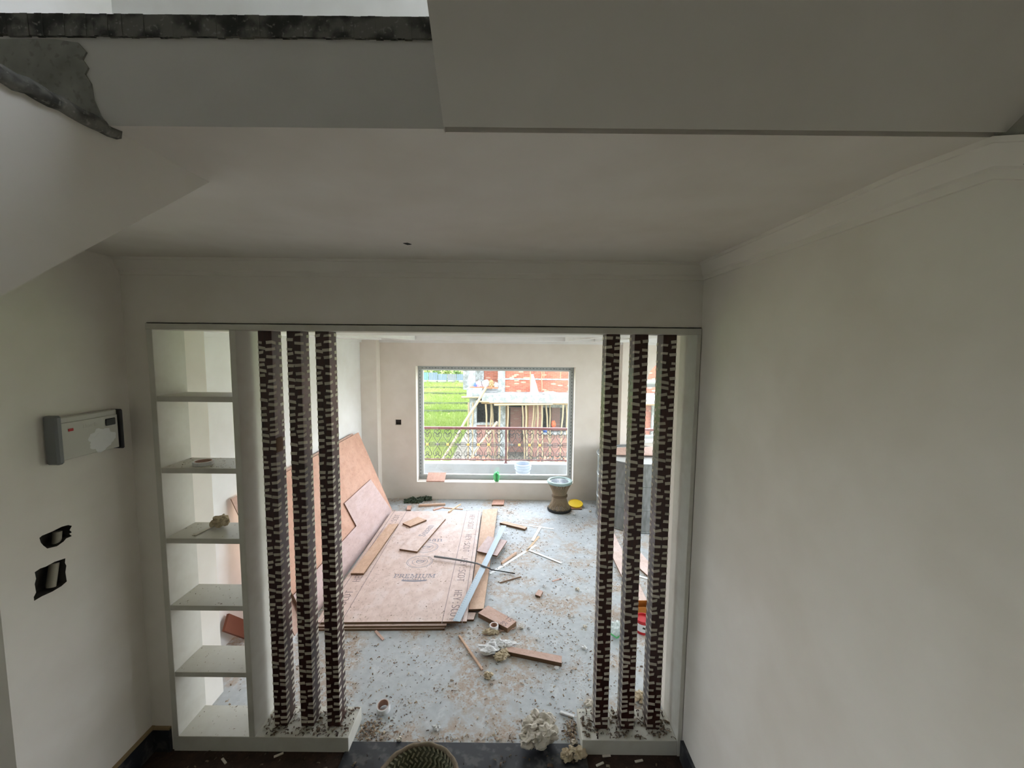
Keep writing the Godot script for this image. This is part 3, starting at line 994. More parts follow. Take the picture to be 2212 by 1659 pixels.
	var off := -nrm * 0.019 + Vector3(0, 0, 0.14)
	leaning("leaning_plywood", "plywood sheet leaning behind the orange-brown one, its top edge peeking out", [bd + off + sl * 0.02, bd + off + dz + sl * 0.02, bd + off + dz + sl * 1.02, bd + off + sl * 1.02], -nrm * 0.006, M.ply_brown)
	var pl := bd + nrm * 0.004
	var Lp := []
	for q in [[799, 1036], [742, 1088], [768, 1137], [631, 1287]]: Lp.append(on_plane(q[0], q[1], pl, nrm))
	var nearz: float = Lp[3].z
	var b0 := pl + nrm * 0.0
	Lp.append(Vector3(b0.x, b0.y, nearz))
	var fr := on_plane(846, 1106, pl, nrm)
	Lp.append(Vector3(b0.x, b0.y, fr.z))
	leaning("leaning_plywood", "pinkish-gray plywood sheet with a notched corner leaning on the orange-brown sheet", Lp, nrm * 0.012, M.ply_lilac)
	# --- planks on the stack
	board("wood_plank", "tan plank lying along the foot of the leaning sheets", "plank", [[839, 1132.5], [860.7, 1131], [785.6, 1238], [757.6, 1238]], 0.078, 0.02, M.ply_tan)
	board("plywood_offcut", "short thick plywood offcut with slanted ends lying on the stack", "plywood", [[869.7, 1129.8], [902.3, 1116.2], [921.3, 1122.5], [886, 1137]], 0.077, 0.02, M.ply_tan)
	var pb := board("plywood_offcut", "long plywood offcut with printed lettering lying across the stack", "plywood", [[863, 1185.5], [901, 1191], [962.5, 1120], [934, 1117]], 0.077, 0.02, M.ply)
	text_on(pb, "Susan", "Droid Serif", 0.11, Vector3(0, 0.0203, 0.05), Basis(Vector3(0, 0, 1), Vector3(1, 0, 0), Vector3.UP), M.ink_blue)
	board("plywood_offcut", "pinkish square offcut lying under the steel rule", "plywood", [[1053.8, 1157.8, 0.056], [1095.4, 1167.8, 0.05], [1073.7, 1200.3, 0.06], [1030.3, 1189.9, 0.066]], 0.05, 0.015, M.ply_lilac)
	# steel rule
	var r0 := on_y(986, 1344.5, 0.063)
	var r1 := on_y(1088.5, 1133, 0.088)
	var rt := thing("steel_straightedge", "long bluish steel straightedge lying across stack and offcuts", "ruler", r0.lerp(r1, 0.5) - Vector3(0, 0.014, 0), atan2(r1.x - r0.x, r1.z - r0.z))
	st = S()
	boxT(st, Transform3D(Basis(Vector3.RIGHT, 0.0), Vector3(0, 0.012, 0)), Vector3(0.062, 0.003, (r1 - r0).length()))
	obj("blade", st, M.steel, rt)
	st = S()
	for i in 60:
		var z := ((i + 0.5) / 60.0 - 0.5) * (r1 - r0).length()
		boxT(st, Transform3D(Basis.IDENTITY, Vector3(0.018, 0.0137, z)), Vector3(0.02 if i % 5 == 0 else 0.012, 0.0004, 0.003))
	var mk := obj("scale_mark", st, M.gray_plastic, rt)
	mk.set_meta("kind", "stuff")
	# other strips
	board("wood_batten", "short wooden batten lying at the far end of the steel rule", "batten", [[1079.4, 1129], [1133.7, 1142.4], [1138.7, 1138], [1090, 1126]], 0.026, 0.026, M.ply_tan)
	strip_line("wood_batten", "thin olive wooden stick beside the white edging strips", "batten", [1083, 1215], [1115, 1192], 0.022, 0.022, 0.022, M.ply_tan)
	var g := "white edging strips on the floor"
	strip_line("edging_strip", "white edging strip meeting the batten end, lying crosswise", "strip", [1123, 1132.5], [1196, 1142.5], 0.004, 0.03, 0.004, M.white_strip, g)
	strip_line("edging_strip", "short broad white edging strip touching the crosswise strip", "strip", [1168, 1137], [1150, 1168], 0.008, 0.035, 0.004, M.white_strip, g)
	strip_line("edging_strip", "long white edging strip running to the steel rule", "strip", [1158, 1177], [1058, 1239], 0.004, 0.032, 0.004, M.white_strip, g)
	strip_line("edging_strip", "white edging strip branching off the long strip towards the posts", "strip", [1143, 1188], [1213, 1216], 0.008, 0.026, 0.004, M.white_strip, g)
	strip_line("edging_strip", "beige edging strip lying between two white ones", "strip", [1164, 1158], [1137, 1191], 0.004, 0.028, 0.004, M.edge_light, g)
	# gray rag rod across the stack
	var rg := thing("caulking_rod", "thin gray rod lying across stack and steel rule with a loose white wire end", "rod", on_y(1020, 1215, 0.066))
	st = S()
	var rp := []
	for q in [[938, 1202], [975, 1207], [1010, 1213], [1030, 1217], [1048, 1224], [1060, 1228]]: rp.append(on_y(q[0], q[1], 0.082) - rg.position)
	tube(st, rp, 0.011, 8, 0.006)
	obj("rod", st, M.gray_plastic, rg)
	st = S()
	rp = []
	for q in [[1048, 1224, 0.08], [1062, 1231, 0.06], [1078, 1233, 0.02], [1095, 1236, 0.012], [1112, 1239, 0.012]]: rp.append(on_y(q[0], q[1], q[2]) - rg.position)
	tube(st, rp, 0.005, 6)
	obj("wire", st, M.rubber, rg)
	strip_line("wood_stick", "thin dark stick on the dusty floor beside the tan offcut", "stick", [1080, 1258], [1126, 1245], 0.008, 0.012, 0.008, M.ply_edge)
	strip_line("wood_stick", "small light sliver of wood on bare floor towards the posts", "stick", [1193, 1255], [1213, 1249], 0.006, 0.018, 0.006, M.ply_brown)
	strip_line("wood_stick", "long thin splintered stick on the floor ahead of the stack", "stick", [992, 1372], [1042, 1445], 0.012, 0.016, 0.012, M.ply_tan)
	strip_line("wood_stick", "short pale stick on the floor close to the stack edge", "stick", [811, 1362], [828, 1381], 0.01, 0.02, 0.008, M.ply_brown)
	board("plywood_offcut", "thick offcut with pencilled numbers beside the tape roll", "plywood", [[1033, 1324], [1054.7, 1307.7], [1115.3, 1342], [1096, 1357]], 0.04, 0.04, M.ply_brown)
	var nb := get_node("plywood_offcut_005")
	text_on(nb, "15'", "Droid Sans", 0.06, Vector3(0.04, 0.0403, 0.1), Basis(Vector3(0, 0, 1), Vector3(1, 0, 0), Vector3.UP), M.ink)
	text_on(nb, "85", "Droid Sans", 0.06, Vector3(-0.03, 0.0403, 0.1), Basis(Vector3(0, 0, 1), Vector3(1, 0, 0), Vector3.UP), M.ink)
	board("wood_plank", "brown plank lying partly under white crumpled paper", "plank", [[1095.5, 1395], [1213.7, 1417], [1213.2, 1432], [1088, 1405.5]], 0.03, 0.03, M.ply_brown)
	# tape roll and crumpled tape by the offcut
	roll_of_tape("small masking tape roll on the floor against the thick offcut", on_y(1067, 1361, 0.0), 0.036, 0.045, Basis.IDENTITY, "tape rolls")
	st = S()
	lump(st, Vector3(0, 0.016, 0), Vector3(0.05, 0.018, 0.022), 71, 0.4)
	lump(st, Vector3(0.045, 0.014, -0.004), Vector3(0.03, 0.016, 0.02), 72, 0.4)
	crumple("crumpled_tape", "scrunched yellowish tape strip beside the small tape roll", "tape", st, on_y(1056, 1369, 0), M.paper_old)
	strip_line("edging_strip", "curved brown edging sliver in front of the small tape roll", "strip", [1045, 1370], [1112, 1357], 0.006, 0.012, 0.004, M.ply_brown, g)
	# crumpled papers
	st = S()
	var pc := on_y(1080, 1398, 0)
	for q in [[1056, 1402, 0.07, 0.022, 0.05], [1068, 1393, 0.06, 0.03, 0.045], [1082, 1392, 0.055, 0.026, 0.04], [1098, 1391, 0.06, 0.016, 0.03]]:
		lump(st, on_y(q[0], q[1], 0.03) - pc, Vector3(q[2], q[3], q[4]), int(q[0]), 0.3, 13, 1.2)
	crumple("crumpled_paper", "white crumpled paper draped over the end of the brown plank", "paper", st, pc, M.paper)
	st = S()
	for i in 5:
		lump(st, Vector3(rng.randf_range(-0.05, 0.05), 0.02, rng.randf_range(-0.02, 0.03)), Vector3(0.035, 0.02, 0.03), 80 + i, 0.45, 10, 1.1)
	crumple("crumpled_paper", "brown crumpled paper tucked under the white crumpled paper", "paper", st, on_y(1079, 1418, 0), M.paper_old)
	st = S()
	for i in 9:
		lump(st, Vector3(rng.randf_range(-0.07, 0.06), rng.randf_range(0.03, 0.09), rng.randf_range(-0.045, 0.045)), Vector3(0.05, 0.034, 0.042), 90 + i, 0.42, 12, 1.1)
	crumple("crumpled_cloth", "large off-white crumpled cloth at the edge of the black threshold", "cloth", st, on_y(1166, 1598, 0.006), M.cloth)
	st = S()
	lump(st, Vector3(0, 0.02, 0), Vector3(0.045, 0.026, 0.035), 120, 0.45, 11, 1.1)
	lump(st, Vector3(-0.05, 0.018, 0.01), Vector3(0.03, 0.02, 0.03), 121, 0.45, 10, 1.1)
	crumple("crumpled_paper", "dirty crumpled paper on the threshold by the right plinth corner", "paper", st, on_y(1243, 1634, 0.006), M.paper_old)
	st = S()
	lump(st, Vector3(0, 0.014, 0), Vector3(0.03, 0.016, 0.022), 130, 0.5)
	crumple("crumpled_paper", "small beige crumpled scrap near the splintered stick", "paper", st, on_y(1054, 1463, 0), M.paper_old)
	strip_line("paper_twist", "white twisted paper strip beside the right plinth", "paper", [1210, 1536], [1240, 1546], 0.014, 0.02, 0.012, M.paper)
	roll_of_tape("empty tape roll standing tilted on the floor near the shelf plinth", on_y(829, 1534, 0.0), 0.041, 0.05, Basis(Vector3.RIGHT, 0.25))
	# white bits
	var spots := [[1177, 1268, 1.2], [1165, 1279, 0.7], [1240, 1334, 0.7], [1263, 1356, 1.0], [1262, 1402, 1.2], [1247, 1275, 1.2], [1203, 1445, 0.9], [1126, 1359, 1.0], [1142, 1358, 0.6], [1272, 1522, 1.6], [1285, 1269, 0.7], [862, 1600, 1.1], [943, 1575, 1.4], [1240, 1607, 1.2], [1160, 1383, 0.7], [1275, 1106, 1.2], [1240, 1112, 1.2], [1225, 1108, 1.0]]
	var scl := {0: "small white scrap lying on the little wooden block", 7: "small cream scrap beside the thick numbered offcut", 11: "small cream scrap on the shavings beside the bamboo basket", 13: "small cream scrap beside the crumpled cloth at the threshold", 14: "small white scrap beside the brown plank", 15: "flat cream scrap on the floor near the steel drum", 16: "white scrap on the floor at the foot of the rattan stool", 17: "cream scrap touching the base of the rattan stool"}
	for i in spots.size():
		var q = spots[i]
		st = S()
		lump(st, Vector3(0, 0.01, 0), Vector3(0.016, 0.011, 0.012) * q[2], 200 + i, 0.45, 7, 1.0)
		var sc := crumple("paper_scrap", scl.get(i, "tiny crumpled white scrap lying on the blue-gray floor" if i % 2 == 0 else "tiny crumpled cream scrap lying on the blue-gray floor"), "scrap", st, on_y(q[0], q[1], 0), M.paper if i % 2 == 0 else M.cloth)
		sc.set_meta("group", "small paper scraps on the floor")
	# wooden block under scrap
	board("wood_block", "little wooden block next to a pale scrap on the sawdust patch", "block", [[1156, 1284], [1163, 1273], [1173, 1277], [1167, 1288]], 0.02, 0.02, M.ply_brown)
	# --- along the far wall
	st = S()
	for i in 7:
		lump(st, Vector3(rng.randf_range(-0.14, 0.14), 0.025, rng.randf_range(-0.06, 0.06)), Vector3(0.06, 0.03, 0.035), 300 + i, 0.55, 7)
	crumple("leafy_rag", "dark green rag heap on the floor below the far wall", "rag", st, on_y(902, 1083, 0), M.leaf_dry)
	strip_line("wood_stick", "wooden stick lying along the far wall beside the green rag", "stick", [904, 1090], [962, 1087], 0.03, 0.035, 0.03, M.ply_tan)
	board("plywood_offcut", "square pink offcut lying at the foot of the far wall below the window", "plywood", [[1066, 1079.5], [1090, 1079.5], [1088, 1090], [1062, 1090]], 0.02, 0.02, M.tile_pink)
	strip_line("wood_stick", "thin pale stick tangled with others at the far end of the stack", "stick", [969, 1105], [995, 1088], 0.075, 0.02, 0.015, M.edge_light)
	strip_line("wood_stick", "wooden stick lying crosswise at the far end of the stack", "stick", [958, 1096], [1000, 1099], 0.06, 0.02, 0.015, M.ply_tan)
	strip_line("wood_stick", "pink wood strip leaning off the far end of the stack", "stick", [936, 1101], [958, 1094], 0.06, 0.035, 0.015, M.tile_pink)
	board("plywood_offcut", "narrow pink offcut standing out behind the far edge of the stack", "plywood", [[880, 1092], [889, 1092], [887, 1101], [878, 1101]], 0.03, 0.03, M.tile_pink)
	build_stool()
	build_tank()
	# window sill things
	var sp := P(0, 0, 0)
	var ta := on_d(925, 1020, 6.285)
	var tb := on_d(964, 1020, 6.285)
	var tc := on_d(960, 1042, 6.12)
	var td := on_d(921, 1042, 6.12)
	tc.y = 0.264
	td.y = 0.264
	ta.y = 0.345
	tb.y = 0.345
	var tile := thing("plywood_offcut", "square pinkish offcut propped on the window sill against the frame", "plywood", Vector3((ta.x + tc.x) * 0.5, 0.262, -6.2))
	st = S()
	var tl := []
	for q in [ta, tb, tc, td]: tl.append(q - tile.position + Vector3(0, 0.004, 0))
	prism(st, tl, Vector3(0, 0.014, 0.004))
	obj("board", st, M.tile_pink, tile)
	var bt := thing("green_bag", "small bright green plastic bag standing on the window sill", "bag", P(on_d(1073, 1036, 6.2).x, 0.262, 6.19))
	st = S()
	lump(st, Vector3(0, 0.075, 0), Vector3(0.05, 0.078, 0.04), 401, 0.1, 14, 0.9)
	obj("bag_body", st, M.green, bt)
	st = S()
	tube(st, [Vector3(-0.004, 0.14, 0.036), Vector3(0.004, 0.1, 0.047), Vector3(-0.002, 0.05, 0.046), Vector3(0.012, 0.02, 0.04)], 0.006, 6)
	obj("fold", st, mat(c8(40, 110, 60), 0.4), bt)
	# --- right side behind the posts
	board("plywood_strip", "long pink plywood strip on the floor behind the posts", "plywood", [[1326, 1151], [1400, 1301], [1384, 1330], [1322, 1200]], 0.018, 0.018, M.ply, "plywood strips behind the right posts")
	board("plywood_strip", "short pink plywood strip on the floor in front of the steel tank", "plywood", [[1383, 1192], [1425, 1240], [1420, 1262], [1376, 1222]], 0.018, 0.018, M.ply, "plywood strips behind the right posts")
	strip_line("edging_strip", "white edging strip on the floor behind the right posts", "strip", [1366, 1240], [1420, 1255], 0.006, 0.03, 0.005, M.white_strip, g)
	var cn := thing("paint_can", "red and white paint can on the floor between two right posts", "can", on_y(1389, 1362, 0))
	st = S()
	lathe(st, [Vector2(0, 0), Vector2(0.062, 0), Vector2(0.062, 0.022)], 24)
	obj("base_band", st, M.red, cn)
	st = S()
	lathe(st, [Vector2(0.0615, 0.022), Vector2(0.0615, 0.085)], 24)
	obj("label_band", st, M.white_plastic, cn)
	st = S()
	lathe(st, [Vector2(0.062, 0.085), Vector2(0.062, 0.11), Vector2(0.064, 0.112), Vector2(0.058, 0.112), Vector2(0.056, 0.1), Vector2(0, 0.1)], 24)
	obj("top_band", st, M.red, cn)
	st = S()
	boxT(st, Transform3D(Basis(Vector3.BACK, -0.35), Vector3(0, 0.055, 0.0615)), Vector3(0.05, 0.014, 0.002))
	obj("brush_mark", st, M.black_plastic, cn)
	var bxn := thing("cardboard_box", "small open brown carton behind the red and white can", "box", on_y(1388, 1338, 0.019) + Vector3(0, 0, -0.06))
	for w in [[-0.07, 0.07, 0, 0.1, -0.05, -0.046], [-0.07, 0.07, 0, 0.1, 0.046, 0.05], [-0.07, -0.066, 0, 0.1, -0.046, 0.046], [0.066, 0.07, 0, 0.1, -0.046, 0.046], [-0.07, 0.07, 0, 0.004, -0.046, 0.046]]:
		st = S()
		bx(st, w[0], w[1], w[2], w[3], w[4], w[5])
		obj("side", st, M.orange_box, bxn)
	st = S()
	lump(st, Vector3(0, 0.05, 0), Vector3(0.06, 0.05, 0.05), 410, 0.3, 10)
	var bg := crumple("plastic_bag", "clear plastic bag with green ties behind the right posts", "bag", st, on_y(1331, 1372, 0), M.bag)
	st = S()
	tube(st, [Vector3(-0.06, 0.05, 0.05), Vector3(-0.01, 0.02, 0.06), Vector3(0.03, 0.045, 0.055), Vector3(0.06, 0.07, 0.04)], 0.006, 6)
	obj("tie", st, M.green, bg)
	st = S()
	for i in 4:
		lump(st, Vector3(rng.randf_range(-0.03, 0.04), 0.02, rng.randf_range(-0.04, 0.04)), Vector3(0.03, 0.02, 0.03), 420 + i, 0.45, 9, 1.1)
	crumple("crumpled_paper", "crumpled pale paper on the floor just behind the right-wall plinth", "paper", st, on_y(1385, 1512, 0), M.paper_old)
	# brown leaning scrap seen through the shelves
	var ls := thing("wood_scrap", "dark brown wood scrap leaning on the white wall behind the shelves", "plank", P(-2.11, 0, 3.04))
	st = S()
	boxT(st, Transform3D(Basis(Vector3.BACK, 0.3) * Basis(Vector3.RIGHT, 0.7), Vector3(0, 0.13, 0)), Vector3(0.02, 0.24, 0.12))
	obj("board", st, M.brown_scrap, ls)
	scatter()

func crumple(called: String, label: String, category: String, st: SurfaceTool, at: Vector3, m: Material) -> Node3D:
	var t := thing(called, label, category, at)
	obj("body", st, m, t)
	return t
func leaning(called: String, label: String, pts: Array, dir: Vector3, m: Material):
	var c := Vector3.ZERO
	for p in pts: c += p
	c /= pts.size()
	c.y = 0
	var t := thing(called, label, "plywood", c, 0.0, "plywood sheets leaning on the wall")
	var loc := []
	for p in pts: loc.append(p - c)
	var st := S()
	prism(st, loc, dir * 0.08)
	obj("face_veneer", st, m, t)
	st = S()
	var low := []
	for p in loc: low.append(p + dir * 0.08)
	prism(st, low, dir * 0.84)
	obj("core", st, M.ply_edge, t)
	st = S()
	low = []
	for p in loc: low.append(p + dir * 0.92)
	prism(st, low, dir * 0.08)
	obj("back_veneer", st, m, t)

func build_stool():
	var at := on_y(1208, 1101, 0)
	var s := thing("rattan_stool", "hourglass rattan stool with pale woven seat below the window", "stool", at)
	var h := 0.43
	var st := S()
	var n := 40
	for i in n:
		for sg in ([1.0, -1.0] if i % 3 == 0 else [1.0]):
			var a := TAU * i / n
			var b: float = a + sg * 1.9
			var p := Vector3(cos(a) * 0.155, 0.03, sin(a) * 0.155)
			var q := Vector3(cos(b) * 0.165, h - 0.03, sin(b) * 0.165)
			tube(st, [p, p.lerp(q, 0.5) * Vector3(0.98, 1, 0.98), q], 0.0066 if sg > 0 else 0.005, 6)
	var rd := obj("reed_weave", st, M.reed, s)
	rd.set_meta("kind", "stuff")
	st = S()
	lathe(st, [Vector2(0.095, 0.195), Vector2(0.112, 0.2), Vector2(0.112, 0.225), Vector2(0.095, 0.23)], 28)
	obj("waist_band", st, M.reed_dark, s)
	st = S()
	lathe(st, [Vector2(0.12, 0.0), Vector2(0.165, 0.0), Vector2(0.172, 0.018), Vector2(0.165, 0.036), Vector2(0.12, 0.036)], 32)
	obj("base_ring", st, M.rubber, s)
	st = S()
	lathe(st, [Vector2(0.14, h - 0.035), Vector2(0.172, h - 0.035), Vector2(0.18, h - 0.015), Vector2(0.172, h), Vector2(0.14, h), Vector2(0.132, h - 0.014)], 36)
	obj("seat_rim", st, M.teal, s)
	st = S()
	lathe(st, [Vector2(0.136, h - 0.014), Vector2(0.0, h - 0.018)], 32)
	obj("seat", st, M.white_plastic, s)
	st = S()
	for ri in 6:
		var rr := 0.02 + ri * 0.019
		var k := 6 + ri * 6
		for i in k:
			var a := TAU * (i + 0.5 * (ri % 2)) / k
			boxT(st, Transform3D(Basis(Vector3.UP, -a), Vector3(cos(a) * rr, h - 0.013, sin(a) * rr)), Vector3(0.016, 0.002, 0.008))
	var wv := obj("woven_cord", st, mat(c8(96, 110, 122), 0.6), s)
	wv.set_meta("kind", "stuff")
	board("plywood_offcut", "pink square offcut on the floor under the yellow plate", "plywood", [[1232, 1084], [1258, 1084], [1257, 1099], [1229, 1099]], 0.015, 0.015, M.tile_pink)
	var yl := thing("yellow_plate", "round yellow plastic plate lying on the pink offcut beside the stool", "plate", on_y(1243, 1092, 0.016))
	st = S()
	var T := Transform3D(Basis(Vector3.RIGHT, 0.2), Vector3(0, 0.02, 0))
	lathe(st, [Vector2(0, 0.0), Vector2(0.1, 0.0), Vector2(0.106, 0.004), Vector2(0.106, 0.018), Vector2(0.1, 0.02), Vector2(0.095, 0.014), Vector2(0, 0.014)], 32, T)
	obj("disc", st, M.yellow, yl)

func build_tank():
	var r := 0.52
	var c := P(1.7, 0, 5.53)
	var t := thing("steel_tank", "big dented galvanised steel drum standing behind the right posts", "drum", c)
	var h := 0.885
	var st := S()
	lathe(st, [Vector2(r, 0.012), Vector2(r, 0.29), Vector2(r + 0.007, 0.3), Vector2(r, 0.31), Vector2(r, 0.59), Vector2(r + 0.007, 0.6), Vector2(r, 0.61), Vector2(r, h - 0.02)], 56)
	obj("shell", st, M.metal, t)
	st = S()
	var ring := []
	for i in 56: ring.append(Vector3(cos(TAU * i / 56) * (r + 0.004), h - 0.012, sin(TAU * i / 56) * (r + 0.004)))
	tube(st, ring, 0.012, 8, -1.0, true)
	obj("top_rim", st, M.metal, t)
	st = S()
	ring = []
	for i in 56: ring.append(Vector3(cos(TAU * i / 56) * (r + 0.002), 0.012, sin(TAU * i / 56) * (r + 0.002)))
	tube(st, ring, 0.011, 8, -1.0, true)
	obj("bottom_rim", st, M.metal, t)
	st = S()
	lathe(st, [Vector2(r, h - 0.03), Vector2(0.0, h - 0.024)], 56)
	obj("lid", st, mat(c8(206, 206, 202), 0.6), t)
	var b := thing("plywood_offcut", "brown board covering the back half of the steel drum top", "plywood", c + Vector3(0, h + 0.001, 0))
	st = S()
	prism(st, [Vector3(-0.36, 0.012, -0.24), Vector3(0.32, 0.012, -0.36), Vector3(0.44, 0.012, 0.12), Vector3(-0.3, 0.012, 0.1)], Vector3(0, -0.012, 0))
	obj("board", st, M.ply_brown, b)

# fine litter: uncountable shavings
func scatter():
	var st := S()
	for i in 6:
		var a := PI * 1.3 * i / 6
		var b := PI * 1.3 * (i + 1) / 6
		var p := Vector3(cos(a) * 0.5, 0.25 + sin(a) * 0.25, 0)
		var q := Vector3(cos(b) * 0.5, 0.25 + sin(b) * 0.25, 0)
		var n := Vector3(cos(a), sin(a), 0)
		face(st, [p + Vector3(0, 0, -0.16), p + Vector3(0, 0, 0.16), q + Vector3(0, 0, 0.16), q + Vector3(0, 0, -0.16)], n)
	var curl := st.commit()
	var sm := mat(Color.WHITE, 0.9)
	sm.vertex_color_use_as_albedo = true
	var nz := FastNoiseLite.new()
	nz.seed = 77
	nz.frequency = 0.9
	var list := []
	var tries := 0
	while list.size() < 4200 and tries < 60000:
		tries += 1
		var x := rng.randf_range(-1.9, 1.9)
		var d := rng.randf_range(2.25, 6.05)
		var dens := 0.35 + 0.9 * nz.get_noise_2d(x, d)
		if d < 2.75: dens += 0.3
		if absf(x + 0.85) < 0.25 and d < 2.6: dens += 1.2
		if absf(x - 0.4) < 0.2 and d < 2.5: dens += 0.8
		if absf(x - 0.05) < 0.5 and absf(d - 3.5) < 0.5: dens += 0.25
		if x < -0.33 and d > 3.25 and d < 5.75: continue
		if rng.randf() > dens: continue
		if Vector2(x - 1.7, d - 5.53).length() < 0.56: continue
		list.append(Vector3(x, 0, -d))
	for i in 420:
		var q := on_y(rng.randfn(800, 26), rng.randfn(1583, 17), 0.001)
		if q.x > -0.9 and -q.z > 2.24: list.append(q)
	for i in 260:
		var q := on_y(rng.randfn(1234, 9), rng.randfn(1582, 20), 0.001)
		if q.x < 0.41 and -q.z > 2.24: list.append(q)
	for i in 160:
		var q := on_y(rng.randf_range(900, 1230), rng.randfn(1598, 6), 0.001)
		if -q.z > 2.24: list.append(q)
	litter("wood_shavings", "scattered curled brown wood shavings over the blue-gray floor", list, curl, sm, 0.008, 0.022)
	list = []
	for i in 320: list.append(Vector3(rng.randf_range(-1.42, -0.92), 0.0905, -rng.randf_range(2.18, 2.37)))
	litter("wood_shavings", "dark shavings littering the top of the shelf-side plinth", list, curl, sm, 0.01, 0.03, 0.5)
	list = []
	for i in 340: list.append(Vector3(rng.randf_range(0.43, 0.94), 0.0905, -rng.randf_range(2.18, 2.37)))
	litter("wood_shavings", "dark shavings littering the top of the right-wall plinth", list, curl, sm, 0.01, 0.034, 0.5)
	list = []
	for i in 900:
		var q := on_y(rng.randf_range(742, 1035), rng.randf_range(1106, 1340), 0.0565)
		if q.x > -0.42 or q.x < -1.5: continue
		if nz.get_noise_2d(q.x * 2.0 + 9, q.z * 2.0) < -0.05: continue
		list.append(q)
	litter("sawdust", "fine sawdust crumbs on the printed plywood sheet", list, curl, sm, 0.006, 0.016)
	list = []
	for i in 260: list.append(Vector3(rng.randf_range(-1.86, -1.475), 1.6415 if i < 120 else (1.252 if i < 150 else (0.869 if i < 190 else (0.4775 if i < 220 else 0.0905))), -rng.randf_range(2.18, 2.375)))
	litter("sawdust", "fine dark crumbs on the shelves of the shelving unit", list, curl, sm, 0.004, 0.011)
	list = []
	for i in 260: list.append(Vector3(rng.randf_range(-1.85, 0.9), 0.001 if i % 2 == 0 else 0.0065, -rng.randf_range(1.85, 2.16)))
	for k in list.size():
		var p: Vector3 = list[k]
		p.y = 0.0065 if p.x > -0.92 and p.x < 0.43 else 0.001
		list[k] = p
	litter("wood_shavings", "shavings and chips on the dark floor before the plinths", list, curl, sm, 0.012, 0.034, 0.35)
func litter(called: String, label: String, list: Array, mesh: Mesh, m: Material, s0: float, s1: float, dark := 1.0):
	var mm := MultiMesh.new()
	mm.transform_format = MultiMesh.TRANSFORM_3D
	mm.use_colors = true
	mm.mesh = mesh
	mm.instance_count = list.size()
	var tones := [Color(0.2, 0.13, 0.08), Color(0.3, 0.2, 0.13), Color(0.4, 0.3, 0.2), Color(0.12, 0.08, 0.055), Color(0.5, 0.4, 0.28)]
	for i in list.size():
		var s := rng.randf_range(s0, s1) * (0.6 if rng.randf() < 0.6 else 1.0)
		var b := Basis(Vector3.UP, rng.randf() * TAU) * Basis(Vector3.RIGHT, rng.randf_range(-0.5, 0.5)) * Basis.from_scale(Vector3(s, s * 0.7, s * rng.randf_range(0.6, 1.6)))
		mm.set_instance_transform(i, Transform3D(b, list[i]))
		mm.set_instance_color(i, tones[rng.randi() % 5] * dark)
	var o := MultiMeshInstance3D.new()
	o.multimesh = mm
	o.material_override = m
	o.name = numbered(called)
	add_child(o)
	tag(o, label, "shavings", "", "stuff")

